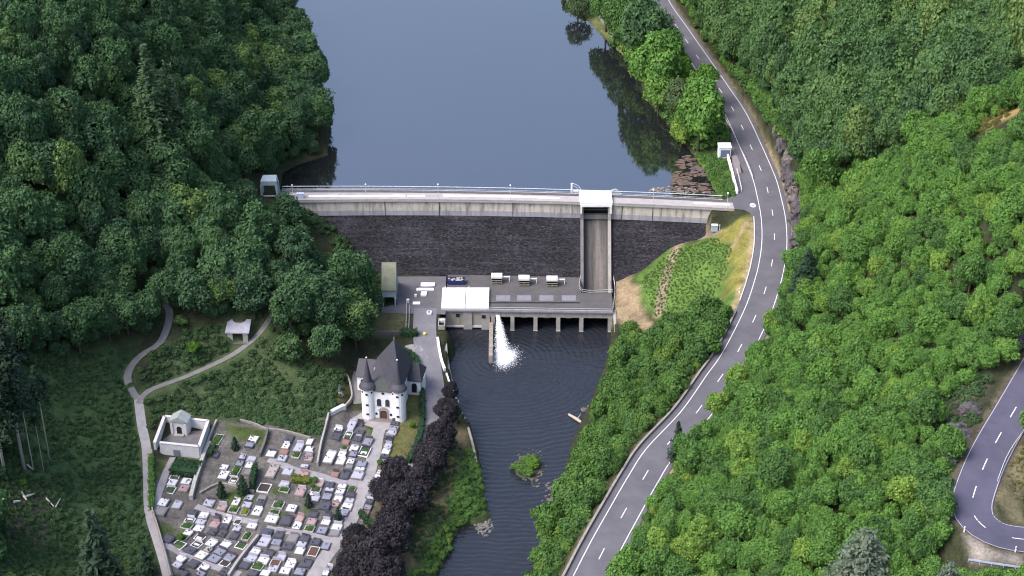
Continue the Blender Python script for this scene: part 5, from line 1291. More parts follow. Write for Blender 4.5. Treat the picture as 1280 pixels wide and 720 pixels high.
# ================================================================ MAUSOLEUM, SHRINE, STATUE GARDEN
def mausoleum():
    zt = -12.0; A, B, C, D = U(205.5, 519.5, zt), U(260, 525.5, zt), U(248.5, 557.5, zt), U(199.5, 552.5, zt); E = U(193, 553, zt)
    gz = float(hz((A[0] + C[0]) / 2, (A[1] + C[1]) / 2))
    M_MW = stained('tomb_wall', (.50, .49, .50), .35, .8)
    r = empty('mausoleum', (*((A + C) / 2)[:2], gz), 'walled family mausoleum with a small gabled crypt chapel', 'mausoleum'); off = r.location
    for P, nm in (([A, B], 'rear_wall'), ([B, C], 'side_wall'), ([A, E], 'side_wall'), ([D, C], 'front_wall')):
        P = np.array(P); w_ = MB(off).wall(P, .5, -18, zt - .12).build(nm, M_MW, r)
        MB(off).wall(P, .66, zt - .118, zt).build('coping', M_CONCL, w_)
    t = .42; q = D + (C - D) * t; d = (C - D) / np.linalg.norm(C - D); a = math.atan2(d[1], d[0])
    MB(off).box((q[0], q[1] - .28, gz + .9), (1.5, .12, 2.0), a).build('door', flat('iron_door', (.14, .145, .18)), r)
    # raised court
    MB(off).prism([p[:2] for p in (A, E, D, C, B)], -18, zt - 2.5).build('court', stained('court', (.13, .125, .13), .5, .8), r)
    c = U(224.5, 543.5, zt - 2.5); rz = RAD(-8); cs = empty('crypt_chapel', np.array(c) - np.array(off), None, None, None, rz); cs.parent = r
    b = MB(); b.box((0, 1.4, 1.7), (3.9, 2.6, 3.4)); b.build('wall', M_MW, cs)
    b = MB(); b.add([(-2.1, -.15, 3.4), (2.1, -.15, 3.4), (0, -.15, 4.7), (-2.1, 2.9, 3.4), (2.1, 2.9, 3.4), (0, 2.9, 4.7)], [[0, 1, 2], [4, 3, 5], [0, 2, 5, 3], [2, 1, 4, 5], [1, 0, 3, 4]]); b.build('roof', stained('tomb_roof', (.27, .30, .29), .4, 1), cs)
    P = [(-.55, 0), (.55, 0), (.55, 1.6), (.3, 2.05), (-.3, 2.05), (-.55, 1.6)]; b = MB(); n = len(P)
    b.add([(p[0], .04, p[1] + .05) for p in P] + [(p[0], .16, p[1] + .05) for p in P], [list(range(n)), list(range(n, 2 * n))[::-1]] + [[n + i, n + (i + 1) % n, (i + 1) % n, i] for i in range(n)]); b.build('arched_door', M_BLACK, cs)
    for x in (-1.55, 1.55): MB().box((x, .02, 1.5), (.45, .25, 3.0)).build('pilaster', M_CONCL, cs)
    MB().box((0, -.35, .12), (2.2, .9, .24)).build('doorstep', M_CONC, cs)
mausoleum()
def shrine():
    c = W(298, 427.5); r = empty('wayside_shrine', c, 'small open stone shrine with slate roof beside the narrow footpath', 'shrine', None, RAD(-2))
    M_SH = stained('shrine_roof', (.30, .30, .36), .45, .9, .7, .3)
    P = [(-2.75, -.5, 2.85), (2.75, -.5, 2.85), (2.7, 3.4, 4.1)] + [(1.6 * math.cos(a), 3.4 - 1.15 * math.sin(a), 4.1 - .37 * math.sin(a)) for a in np.linspace(0, math.pi, 11)] + [(-2.7, 3.4, 4.1)]
    n = len(P); b = MB(); b.add(P + [(p[0], p[1], p[2] - .28) for p in P], [list(range(n)), list(range(n, 2 * n))[::-1]] + [[n + i, n + (i + 1) % n, (i + 1) % n, i] for i in range(n)]); b.build('roof', M_SH, r)
    A = [(1.55 * math.cos(a), 3.42 - 1.1 * math.sin(a)) for a in np.linspace(0, math.pi, 11)]
    MB().prism(A[::-1], 3.0, 3.55).build('apse_top', stained('apse_moss', (.12, .095, .065), .5, 1), r)
    for x in (-1.75, 1.75):
        p = MB().box((x, .1, 1.3), (1.15, .7, 2.9)).build('pillar', M_CONC, r)
        b = MB()
        for q in (-.33, .33): b.box((x + q, -.28, 2.45), (.3, .12, .32))
        b.build('capital', M_LIME, p)
    MB().box((0, 2.9, 1.4), (4.4, .5, 3.2)).build('rear_wall', M_CONCD, r)
    for x in (-2.1, 2.1): MB().box((x, 1.6, 1.35), (.3, 2.2, 2.9)).build('side_wall', M_CONCD, r)
    b = MB(); b.box((0, 2.2, .9), (1.4, .7, 1.8)); b.build('altar', stained('altar', (.10, .10, .11), .4, 1), r)
    MB().box((0, -.2, -.1), (4.6, 1.4, .3)).build('plinth', M_CONCD, r)
shrine()
def statue():
    c = W(425, 493); r = empty('statue', c, 'small dark statue on a rocky pedestal in the garden left of the chapel', 'statue')
    b = MB(); b.cyl((0, 0, -.2), 1.0, 1.1, 8, .55); b.build('pedestal', M_STONE, r)
    b = MB(); n = 8; VV = []
    b.cyl((0, 0, .9), .42, 1.1, 8, .26); b.cyl((0, 0, 2.0), .3, .45, 8, .12); b.ball((0, 0, 2.6), .2, 8, 6)
    b.build('figure', flat('bronze_green', (.07, .09, .09)), r)
statue()
wall_obj('garden_wall', [(428, 465), (436, 477), (440, 498), (432, 508)], .35, .7, M_CONC, 'low curved wall round the statue garden', zb=.6)
wall_obj('white_gate_wall', [(412, 519), (421, 514), (431, 511)], .9, 1.0, stained('gate_white', (.55, .55, .57), .3, 1), 'thick pale wall at the top corner of the cemetery', zb=.6)
wall_obj('cemetery_wall', [(411, 520), (406, 540), (401, 560), (397, 583)], .4, 1.0, M_CONC, 'grey wall on the left of the plot before the chapel', group='cemetery walls')
wall_obj('cemetery_wall', [(190, 566), (190, 600), (190.5, 638), (197, 660), (206, 692), (214, 724)], .3, 1.0, M_STONE, 'long dark boundary wall between cemetery and pale footpath', group='cemetery walls')
wall_obj('cemetery_wall', [(262, 556), (256, 570), (250, 586), (244, 606), (239, 625)], .8, 1.1, stained('crumbly_wall', (.36, .35, .33), .6, 1.5), 'crumbling pale wall running down from the mausoleum corner', group='cemetery walls')
wall_obj('cemetery_wall', [(271, 528), (264, 545), (260, 556)], .4, .9, M_CONC, 'short grey wall beside the grass near the mausoleum', group='cemetery walls')
wall_obj('cemetery_wall', [(335, 540), (331, 555), (325, 572)], .5, 1.0, M_CONCD, 'dark wall between the two upper grave plots', group='cemetery walls')
wall_obj('cemetery_wall', [(323, 672), (310, 688), (297, 705), (286, 722)], .5, .9, M_CONC, 'grey diagonal wall in the lower cemetery', group='cemetery walls')
wall_obj('cemetery_wall', [(300, 526), (318, 531), (333, 537), (352, 539), (372, 544), (388, 549)], .35, .5, M_STONE, 'low stone wall under the wooded slope at the cemetery top', group='cemetery walls')
wall_obj('cemetery_wall', [(250, 618), (275, 606), (300, 612), (318, 616)], .4, .6, M_STONE, 'low terrace wall in the middle of the cemetery', group='cemetery walls')

# ================================================================ WATER JET, DRIFT, ISLAND, ROCKS
def jet():
    rg = np.random.default_rng(4); m, nt, b = nodes_of('white_water'); b.inputs['Base Color'].default_value = (.86, .89, .93, 1); b.inputs['Roughness'].default_value = .6
    b.inputs['Subsurface Weight'].default_value = 0.0
    p0 = np.array([U(622, 396, -18.6)[0], U(616, 388, Z_DECK)[1] + .4, -18.4]); p1 = U(629, 449, Z_RIVER)
    P = []; 
    n = 15000; t = rg.random(n) ** .8; a = rg.normal(size=(n, 3))
    c = p0 + (p1 - p0) * np.stack([t, t, t ** 1.7], 1); wdt = .35 + 1.5 * t ** 1.5
    Q = c + a * np.stack([wdt * .55, wdt * .35, .12 + .22 * t], 1); P.append(Q)
    n2 = 26000; ang = rg.uniform(0, 6.283, n2); rd = np.minimum(np.abs(rg.normal(size=n2)) * .44, 1.15); fan = 1 + .12 * np.sin(3 * ang + 1) + rg.normal(size=n2) * .22
    c = p1 + np.stack([np.cos(ang) * rd * 2.7 * fan + .5 * rd, np.sin(ang) * rd * 4.4 * fan + 1.2, np.abs(rg.normal(size=n2)) * .4 * np.maximum(1.1 - rd, 0) + .03], 1); P.append(c)
    n3 = 260; c = p1 + np.stack([rg.normal(size=n3) * 2.6 + 1.5, rg.normal(size=n3) * 3.6, np.abs(rg.normal(size=n3)) * .2], 1); 
    P = np.concatenate(P); P[:, 2] = np.maximum(P[:, 2], Z_RIVER + .03)
    V = quads(P - p1, rg.normal(size=(len(P), 3)) + [0, -.4, 1.0], .07, rg)
    core = MB(p1); T = np.linspace(0, 1, 14); core.tube([p0 + (p1 + [0, .8, 0] - p0) * np.array([t, t, t ** 1.7]) for t in T], [.22 + .5 * t ** 1.4 for t in T], 9); A = [(1.3 * math.cos(a) * (1 + .15 * math.sin(3 * a)), .4 + 2.3 * math.sin(a) * (1 + .12 * math.cos(4 * a))) for a in np.linspace(0, 6.283, 22, endpoint=False)]
    core.add([(p1[0] + x, p1[1] + y, Z_RIVER + .02) for x, y in A] + [(p1[0] + x * .5, p1[1] + y * .5, Z_RIVER + .3) for x, y in A], [[i, (i + 1) % 22, 22 + (i + 1) % 22, 22 + i] for i in range(22)] + [list(range(22, 44))])
    o = link('white_water', raw_mesh('white_water', np.concatenate([V, np.array(core.v)]), np.arange(len(V)).reshape(-1, 4).tolist() + [[i + len(V) for i in f] for f in core.f], m)); o.location = p1
    tag(o, 'white water gushing from a turbine bay into the river', 'water jet', kind='stuff')
jet()
def scatter_flat(name, poly, z, n, size, mat, label, cat, thick=.06, seed=1, asp=(1.2, 2.2)):
    rg = np.random.default_rng(seed); P = UL(poly, z); lo, hi = P[:, :2].min(0), P[:, :2].max(0); b = MB(); k = 0
    while k < n:
        q = rg.uniform(lo, hi)
        if not inside(P, np.array([q[0]]), np.array([q[1]]))[0]: continue
        if vnoise(q[0:1], q[1:2], 2.2, seed)[0] < .35: continue
        s = size * rg.uniform(.4, 1.3); a = rg.uniform(-.6, .6); w_ = rg.uniform(*asp); m_ = 7
        V = [(q[0] + s * w_ * math.cos(t) * rg.uniform(.7, 1.1), q[1] + s * math.sin(t) * rg.uniform(.7, 1.1) + .3 * s * math.cos(t)) for t in np.linspace(0, 6.283, m_, endpoint=False)]
        b.prism(V, z - .02, z + thick + .02 * (k % 3)); k += 1
    return tag(b.build(name, mat), label, cat, kind='stuff')
M_DRIFT = stained('drift', (.125, .092, .075), .5, 1.5, .95, .1, .2)
scatter_flat('floating_debris', [(838, 236), (848, 205), (858, 190), (866, 196), (878, 214), (890, 240), (865, 241)], Z_LAKE, 190, .40, M_DRIFT, 'brown mats of floating debris against the dam', 'debris', seed=2, asp=(1.5, 3.2))
scatter_flat('floating_debris', [(808, 238.5), (830, 231), (868, 236), (892, 241), (860, 242)], Z_LAKE, 110, .34, stained('drift_pale', (.20, .17, .16), .4, 1.5), 'pale film of floating debris along the crest', 'debris', seed=5)
scatter_flat('gravel', [(590, 652), (600, 640), (612, 648), (617, 660), (608, 672), (598, 668)], Z_RIVER, 170, .17, stained('gravel_pale', (.20, .19, .17), .5, 2), 'pale gravel spit beside the green river bank', 'gravel', .12, 3, (1, 1.5))
scatter_flat('gravel', [(640, 585), (655, 572), (672, 575), (680, 588), (672, 612), (655, 600)], Z_RIVER, 60, .3, stained('gravel_dark', (.12, .11, .10), .5, 2), 'dark stones around the small river island', 'gravel', .1, 4, (1, 1.5))
scatter_flat('gravel', [(676, 610), (690, 600), (692, 640), (684, 660), (676, 640)], Z_RIVER, 45, .28, stained('gravel_dark', (.12, .11, .10), .5, 2), 'dark stones in the shallows by the right bank', 'gravel', .1, 6, (1, 1.5))
scatter_flat('gravel', [(641, 570), (655, 560), (675, 563), (684, 580), (675, 600), (655, 604), (640, 592)], Z_RIVER, 70, .22, stained('gravel_dark', (.12, .11, .10), .5, 2), 'wet stones ringing the river islet', 'gravel', .1, 9, (1, 1.5))
def driftwood():
    a, b_ = U(711, 518, Z_RIVER + .25), U(731, 531, Z_RIVER + .35); b = MB(a); b.tube([a, (a + b_) / 2 + [0, 0, .15], b_], [.28, .4, .22], 7); b.tube([(a + b_) / 2, (a + b_) / 2 + [1.0, 1.6, .5]], [.15, .05], 5)
    tag(b.build('driftwood_log', stained('log_pale', (.36, .31, .26), .4, 1.5), loc=a), 'pale driftwood log stranded at the right river bank', 'log')
driftwood()
def rock(px, py, s, label, seed, mat, zq=None, flat_=.8, group=None, cat='rock'):
    p = W(px, py) if zq is None else U(px, py, zq); rg = np.random.default_rng(seed); b = MB(); b.ball((0, 0, 0), 1, 26, 18); V = np.array(b.v)
    dirs = rg.normal(size=(26, 3)); dirs /= np.linalg.norm(dirs, axis=1)[:, None]
    for d in dirs:
        k = rg.uniform(.62, .92); q = V @ d; V = V - np.maximum(q - k, 0)[:, None] * d * .92
    V += rg.normal(size=V.shape) * .03; V += .13 * np.sin(V[:, [2, 0, 1]] * 9 + rg.uniform(0, 6, 3)) * np.sin(V[:, [1, 2, 0]] * 7 + rg.uniform(0, 6, 3)); V *= np.array(s) if hasattr(s, '__len__') else np.array([s, s, s * flat_])
    me = raw_mesh('rock', V, b.f, mat); o = link('rock_outcrop' if cat == 'rock face' else 'rock', me); o.location = p; o.rotation_euler = (0, 0, rg.uniform(-.4, .4)); return tag(o, label, cat, group)
M_ROCK = stained('cliff_rock', (.085, .077, .082), .6, .9, .95, .1, .6, (1, 1, .5), (.04, .038, .045))
M_ROCKP = stained('cliff_rock_pale', (.135, .118, .112), .7, .9, .95, .1, .6, (1, 1, .4), (.05, .046, .05))
RK = [(972, 165, (2, 2.4, 2.4)), (979, 182, (2.4, 3, 3.2)), (986, 200, (2.2, 3, 3.6)), (984, 217, (2, 2.4, 3)), (993, 228, (3, 3, 3.8)), (994, 246, (2.4, 3, 3.4)), (1002, 258, (2.8, 2.6, 3.2)), (994, 270, (2, 2.4, 2.6)), (1001, 284, (2.8, 3, 3.4)), (998, 300, (2.4, 2.6, 3)), (962, 148, (1.6, 2, 2))]
wh = ['topmost, small and pale', 'tall and leaning, second from the top', 'tall with a pale face, above the hut bend', 'squat, beside the pale verge', 'large, opposite the painted circle', 'jagged, just below the largest one', 'set back above its neighbours', 'low, closest to the white edge line', 'broad and dark, near the lower end', 'lowest, beside the spruce', 'beyond all others, half hidden by shrubs']
for i, (a, b_, s) in enumerate(RK): rock(a, b_, s, 'rock face above the road bend: ' + wh[i], 40 + i, M_ROCKP if i in (0, 2, 5) else M_ROCK, group='rock faces along the road', cat='rock face')
for i, (a, b_, s, l) in enumerate([(1196, 545, (3, 2.5, 2.8), 'grey rock face above the upper hairpin limb'), (1186, 580, (2, 2, 2.2), 'small rock face beside the hairpin outer edge'), (1212, 515, (2.4, 2, 2.4), 'rock face under the trees on the upper hairpin limb'), (1268, 425, (3, 3, 3), 'rock face in the gap of the trees at the right edge')]):
    rock(a, b_, s, l, 70 + i, M_ROCK, group='rock faces along the hairpin', cat='rock face')
for i, (a, b_, s, l) in enumerate([(731, 513, 1.0, 'largest boulder beside the driftwood log'), (737, 508, .7, 'small boulder above the driftwood log'), (745, 507, .6, 'boulder nearest the right bank by the log'), (682, 656, .5, 'pale stone in the shallows at the right bank')]):
    rock(a, b_, s, l, 90 + i, M_ROCKP, Z_RIVER, .6, 'boulders in the river')
def island():
    c = U(660, 586, Z_RIVER - .1); rg = np.random.default_rng(8); A = [(3.6 * math.cos(t) * (1 + .15 * math.sin(3 * t)), 4.4 * math.sin(t) * (1 + .12 * math.cos(2 * t))) for t in np.linspace(0, 6.283, 18, endpoint=False)]
    b = MB(); n = 18; b.add([(x, y, 0) for x, y in A] + [(x * .6, y * .6, .45) for x, y in A], [[i, (i + 1) % n, n + (i + 1) % n, n + i] for i in range(n)] + [list(range(n, 2 * n))])
    tag(b.build('islet', stained('islet_soil', (.050, .052, .034), .5, 1.2), loc=c), 'small stony islet in the river', 'islet', kind='structure')
    for k, (dx, dy, r, l) in enumerate([(1.0, .5, 1.9, 'bright green plant clump in the middle of the river islet'), (-1.7, -1.0, 1.8, 'duller plant clump on the near left of the islet'), (.2, 2.4, 1.6, 'small plant clump on the far side of the islet'), (-.2, -2.4, 1.5, 'low plant clump on the near tip of the islet')]):
        o = link('islet_plant', raw_mesh('islet_plant', *T_BUSH[k][:2], L_BUSH if k else L_BRIGHT)); o.location = c + [dx, dy, .1]; o.scale = (r, r, r * .7); tag(o, l, 'plant', 'plants on the islet')
island()
def fallen(px, py, qx, qy, r, label, mat):
    a, b_ = W(px, py) + [0, 0, .5], W(qx, qy) + [0, 0, .6]; b = MB(a); b.tube([a, (a + b_) / 2, b_], [r, r * .8, r * .5], 6); tag(b.build('fallen_log', mat, loc=a), label, 'log', 'fallen logs on the cleared slope')
for a in [(27, 618, 34, 628, .3, 'short pale fallen log at the clearing edge, upper one'), (33, 623, 44, 620, .26, 'short white fallen log lying across the clearing edge'), (18, 630, 26, 629, .3, 'pale log stub at the left end of the clearing debris'), (58, 625, 68, 636, .18, 'thin fallen log right of the debris pile'), (70, 636, 76, 626, .15, 'thinnest fallen log, propped on the debris'), (34, 583, 42, 590, .2, 'fallen trunk leaning at the foot of the tall spruces')]:
    fallen(*a, mat=stained('log_bare', (.42, .40, .38), .4, 1.5))
# ================================================================ SINGLE TREES
def ground_under(px, py, hc):
    """ground point whose point hc metres above shows at (px, py)"""
    q = W(px, py)
    for _ in range(12):
        s = FPX / (q[1] * _cd - (q[2] - CAMH) * _sd)
        a = proj(q[0], q[1], q[2] + hc); b0 = proj(*q)
        q = W(px, py + (b0[1] - a[1]))
    return q
ME_CACHE = {}
def me_pair(kind, k):
    key = (kind, k)
    if key not in ME_CACHE:
        T = {'bright': lambda: tree_mesh('t', 400 + k, L_BRIGHT, n_lobes=24, n=5200, leaf=.074, cz=1.35),
             'mid': lambda: tree_mesh('t', 420 + k, L_RIGHT, n_lobes=26, n=5200, leaf=.074, cz=1.4, flat_=1.1),
             'willow': lambda: tree_mesh('t', 440 + k, L_WILLOW, n_lobes=30, n=5200, leaf=.066, cz=1.2, flat_=1.1),
             'dark': lambda: tree_mesh('t', 460 + k, L_LEFT, n_lobes=28, n=5400, leaf=.074, cz=1.35, flat_=1.15),
             'copper': lambda: tree_mesh('t', 480 + k, L_PURPLE, n_lobes=30, n=8000, leaf=.062, cz=1.25, flat_=1.05, rl=(.24, .38), jit=.6),
             'scrubby': lambda: tree_mesh('t', 500 + k, L_SCRUB, n_lobes=14, n=1500, leaf=.13, cz=.8, flat_=.8),
             'fir': lambda: conifer('t', 520 + k, L_FIR, H=6.0, base=.08, n_w=46, per=12, dens=16, leaf=.07),
             'spruce': lambda: conifer('t', 540 + k, H=6.5, base=.42, n_w=36, per=12, dens=15, leaf=.07, bark=M_PALEBARK, tr=.07),
             'pine': lambda: conifer('t', 560 + k, H=7.0, base=.72, n_w=14, per=9, dens=9, leaf=.11, bark=M_PALEBARK, tr=.06, droop=.6, pw=.6),
             'small_fir': lambda: conifer('t', 580 + k, H=3.2, base=.05, n_w=30, per=11, dens=11, leaf=.11),
             'cedar': lambda: conifer('t', 600 + k, L_CEDAR, H=2.4, base=.1, n_w=34, per=11, dens=22, leaf=.055, droop=.22, pw=.55),
             'cypress': lambda: conifer('t', 620 + k, H=3.0, base=.02, n_w=24, per=12, dens=7, leaf=.16, droop=-.3, pw=.6)}[kind]()
        ME_CACHE[key] = (crown_only('crown', T), trunk_only('trunk', T))
    return ME_CACHE[key]
def lone(name, kind, k, base, r, h, label, cat='tree', group=None, rz=0):
    root = empty(name, base - np.array([0, 0, .1]), label, cat, group, rz); root.scale = (r, r, h)
    a, b = me_pair(kind, k); link('crown', a, root); link('trunk', b, root); return root
def by_crown(name, kind, k, px, py, rp, label, group=None, hk=1.4, rz=0, asp=1.0):
    q = W(px, py); s = FPX / (q[1] * _cd - (q[2] - CAMH) * _sd); r = rp / s; g = ground_under(px, py, r * asp * hk)
    return lone(name, kind, k, g, r, r * asp, label, 'tree', group, rz)
G = 'trees between the lake and the road'
for a in [('broadleaf_tree', 'dark', 0, 802, 40, 29, 'tall dark tree at the lake shore, left of the others'), ('broadleaf_tree', 'mid', 0, 776, 28, 20, 'dark tree behind the landing stage path'), ('broadleaf_tree', 'mid', 1, 815, 84, 27, 'broad mid green tree overhanging the lake'),
          ('broadleaf_tree', 'mid', 2, 832, 64, 19, 'rounded mid green tree beside the upper road'), ('broadleaf_tree', 'willow', 1, 838, 46, 10, 'pale green slim tree touching the upper road'), ('broadleaf_tree', 'bright', 0, 878, 104, 18, 'brightest yellow green tree beside the road bend'),
          ('broadleaf_tree', 'willow', 0, 849, 120, 20, 'grey green willow leaning over the lake'), ('broadleaf_tree', 'mid', 0, 872, 145, 28, 'large deep green tree just beyond the lake hut'), ('broadleaf_tree', 'bright', 1, 848, 92, 15, 'small light green tree between willow and bright tree'),
          ('broadleaf_tree', 'mid', 1, 757, 10, 18, 'tree at the top edge beside the shore path'), ('broadleaf_tree', 'willow', 0, 722, 6, 14, 'small grey green tree at the far shore'), ('broadleaf_tree', 'dark', 1, 784, 8, 17, 'dark tree at the top edge beside the upper road'),
          ('broadleaf_tree', 'mid', 2, 822, 118, 18, 'low tree dipping toward the water below the willow'), ('broadleaf_tree', 'mid', 1, 888, 130, 11, 'low green tree hugging the guard rail'), ('broadleaf_tree', 'dark', 0, 806, 14, 13, 'narrow dark tree at the top edge above the tall dark one'),
          ('broadleaf_tree', 'mid', 0, 851, 165, 14, 'shore bush below the large deep green tree'),
          ('broadleaf_tree', 'mid', 1, 797, 70, 16, 'low shore tree just right of the landing stage'), ('broadleaf_tree', 'dark', 2, 812, 56, 17, 'dark tree between the shore tree and the upper road'), ('broadleaf_tree', 'mid', 2, 830, 96, 17, 'shore tree left of the small light green tree'), ('broadleaf_tree', 'dark', 0, 768, 8, 17, 'dark tree behind the top of the landing stage'), ('broadleaf_tree', 'bright', 1, 851, 80, 11, 'small fresh green tree at the edge of the upper road'), ('broadleaf_tree', 'mid', 0, 863, 120, 14, 'green tree between the willow and the guard rail')]:
    by_crown(*a[:5], a[5] * 1.06, a[6], group=G, asp=1.25, hk=1.3)
G = 'brighter trees on the shaded side'
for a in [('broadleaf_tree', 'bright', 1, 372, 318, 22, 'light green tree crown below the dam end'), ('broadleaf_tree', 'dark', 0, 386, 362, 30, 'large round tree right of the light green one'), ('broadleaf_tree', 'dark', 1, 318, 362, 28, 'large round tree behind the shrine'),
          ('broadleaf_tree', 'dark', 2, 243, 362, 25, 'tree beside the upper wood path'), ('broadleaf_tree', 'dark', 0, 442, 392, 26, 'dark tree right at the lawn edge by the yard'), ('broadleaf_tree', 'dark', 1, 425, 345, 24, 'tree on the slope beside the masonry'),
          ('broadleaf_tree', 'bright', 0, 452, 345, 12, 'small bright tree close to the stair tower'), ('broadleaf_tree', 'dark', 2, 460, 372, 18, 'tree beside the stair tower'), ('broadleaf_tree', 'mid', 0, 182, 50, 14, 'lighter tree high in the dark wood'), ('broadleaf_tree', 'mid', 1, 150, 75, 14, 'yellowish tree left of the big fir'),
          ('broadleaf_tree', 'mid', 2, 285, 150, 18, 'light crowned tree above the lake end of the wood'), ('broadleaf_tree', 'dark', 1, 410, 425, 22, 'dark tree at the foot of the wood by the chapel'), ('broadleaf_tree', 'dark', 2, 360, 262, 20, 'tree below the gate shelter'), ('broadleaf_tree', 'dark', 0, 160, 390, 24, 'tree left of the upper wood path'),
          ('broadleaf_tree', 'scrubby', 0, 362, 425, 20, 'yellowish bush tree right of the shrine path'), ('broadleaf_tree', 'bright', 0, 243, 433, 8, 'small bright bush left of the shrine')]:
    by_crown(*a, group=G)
def needle(name, kind, k, base, top, label, wk=1.0, group=None, H=6.0):
    """conifer from its foot (picture point) to its top (picture row)"""
    g = W(*base); lo, hi = 1.0, 60.0
    for _ in range(30):
        m_ = (lo + hi) / 2
        if proj(g[0], g[1], g[2] + m_)[1] > top: lo = m_
        else: hi = m_
    h = lo / H; return lone(name, kind, k, g, h * wk, h, label, 'tree', group)
needle('fir_tree', 'fir', 0, (198, 212), 58, 'tall pale fir standing out of the dark wood, left of the pair', 1.3)
needle('fir_tree', 'fir', 1, (222, 218), 78, 'tall pale fir standing out of the dark wood, right of the pair', 1.25)
needle('spruce_tree', 'spruce', 0, (30, 585), 378, 'tallest spruce with bare pale trunk at the left edge', .95, H=6.5)
needle('spruce_tree', 'spruce', 1, (8, 600), 440, 'second spruce with bare trunk at the left edge', 1.05, H=6.5)
needle('spruce_tree', 'spruce', 0, (-8, 560), 410, 'spruce half cut by the left edge', 1.1, H=6.5)
needle('pine_tree', 'pine', 0, (62, 574), 458, 'slim pine with a white bare trunk at the clearing edge', .95, H=7)
needle('pine_tree', 'pine', 1, (42, 588), 470, 'slim pine with thin crown behind the white trunk', .7, H=7)
needle('pine_tree', 'pine', 0, (55, 590), 500, 'low thin pine left of the white trunk', .6, H=7)
needle('fir_tree', 'small_fir', 0, (128, 742), 640, 'dark fir rising at the bottom of the clearing', .9, H=3.2)
needle('fir_tree', 'small_fir', 1, (190, 750), 684, 'dark fir beside the pale footpath at the bottom', .8, H=3.2)
needle('fir_tree', 'small_fir', 2, (1006, 372), 312, 'dark spruce beside the road below the rock faces', 1.15, H=3.2)
needle('pine_tree', 'small_fir', 1, (846, 574), 527, 'small dark pine at the road edge', .75, H=3.2)
needle('cedar_tree', 'cedar', 0, (1072, 752), 664, 'silver green cedar at the bottom of the sunny hill', 1.05, H=2.4)
needle('cedar_tree', 'cedar', 1, (1180, 760), 704, 'silver green cedar top beside the hairpin trees', .9, H=2.4)
for i, (x, y, r, l) in enumerate([(564, 488, 9, 'topmost and smallest, by the white parapet'), (559, 512, 14, 'second from the top beside the broken parapet'), (551, 543, 18, 'third from the top by the access road'), (539, 571, 20, 'broad one where the access road ends'), (495, 588, 17, 'leftmost of the upper group beside the chapel lawn'),
                                  (527, 596, 18, 'in the middle, overlapping the broad one'), (480, 612, 14, 'small one beside the right grave column'), (511, 624, 22, 'largest of the middle group'), (494, 647, 20, 'left of the brown river bank'), (488, 674, 22, 'above the bottom edge, right hand one'), (446, 672, 16, 'beside the lower gravel path'), (464, 696, 24, 'largest at the bottom edge'), (436, 700, 15, 'lowest beside the gravel path'), (436, 722, 18, 'cut by the bottom edge, left'), (486, 716, 20, 'cut by the bottom edge, right')]):
    by_crown('copper_tree', 'copper', i % 3, x, y, r * 1.18, 'dark purple leaved tree, ' + l, 'row of copper trees', 1.25, i * 1.3)
for i, (b, t, l) in enumerate([((294, 562), 546, 'small dark cypress beside the upper white grave'), ((304, 617), 594, 'dark cypress left of the tall narrow hedge'), ((277, 621), 602, 'dark cypress above the middle rows'), ((423, 650), 634, 'dark column cypress beside the path fork'), ((386, 633), 617, 'slim cypress in the central plot')]):
    needle('cypress', 'cypress', i % 2, b, t, l, .8, 'cemetery cypresses', H=3.0)
for i, (x, y, r, l) in enumerate([(394, 600, 4, 'small yellow green bush at the gravel crossing'), (391, 607, 3.5, 'yellow bush just below the crossing'), (475, 578, 4, 'round bush on the chapel lawn edge'), (516, 531, 4, 'round bush on the chapel lawn'), (226, 672, 5, 'yellow green bush in the lower left rows'), (30, 604, 5, 'yellow bush at the spruce foot')]):
    by_crown('garden_bush', 'bright', i % 2, x, y, r, l, 'garden bushes', 1.0)

# ================================================================ UNDERGROWTH (one mass per slope)
T_SCRUB = [tree_mesh('scrub', 700 + k, L_SCRUB, n_lobes=9, n=420, leaf=.20, flat_=.6, cz=.42, tr=.02, rl=(.35, .55)) for k in range(3)]
ME_SCRUB = [crown_only('scrub', t) for t in T_SCRUB]
ME_GRASS = [raw_mesh('grass', t[0], t[1], L_GRASS) for t in T_SCRUB]
ME_DRY = [raw_mesh('dry_shrub', t[0], t[1], leaf_mat('dry_leaf', (.09, .10, .03), (.13, .13, .04), (.17, .15, .05))) for t in T_SCRUB]
ME_HERB = [raw_mesh('herb', t[0], t[1], L_BUSH) for t in T_SCRUB]
def carpet(name, polys, step, seed, meshes, rr, label, dens=.5, ok=None):
    rg = np.random.default_rng(seed); rows = []
    for poly in polys:
        P = WL(poly); lo, hi = P[:, :2].min(0), P[:, :2].max(0)
        x, y = scatter(lo[0], hi[0], lo[1], hi[1], step, seed)
        k = inside(P, x, y) & (vnoise(x, y, 5, seed) + rg.uniform(-.25, .25, len(x)) > 1 - dens)
        if ok is not None: k &= ok(x, y)
        for a, b in zip(x[k], y[k]):
            r = rg.uniform(*rr); rows.append((np.array([a, b, float(hz(a, b)) - .1]), r, r * rg.uniform(.6, 1.2), int(rg.integers(0, 3)), 0))
    o = mass(name, rows, meshes, label); o['category'] = 'undergrowth'; return o
PATHS = [WL(z) for z in ([(196, 362), (207, 378), (212, 395), (205, 420), (176, 445), (160, 470), (173, 498)], [(350, 372), (343, 388), (328, 412), (305, 434), (275, 452), (240, 468), (205, 481), (174, 502)], [(173, 497), (177, 530), (185, 580), (187, 640), (206, 705), (213, 735)])]
def off_path(x, y):
    k = np.ones(x.shape, bool)
    for p in PATHS: k &= line_dist(p, x, y) > 1.9
    s = W(298, 424); k &= np.hypot(x - s[0], y - s[1] - 1) > 4.2
    return k
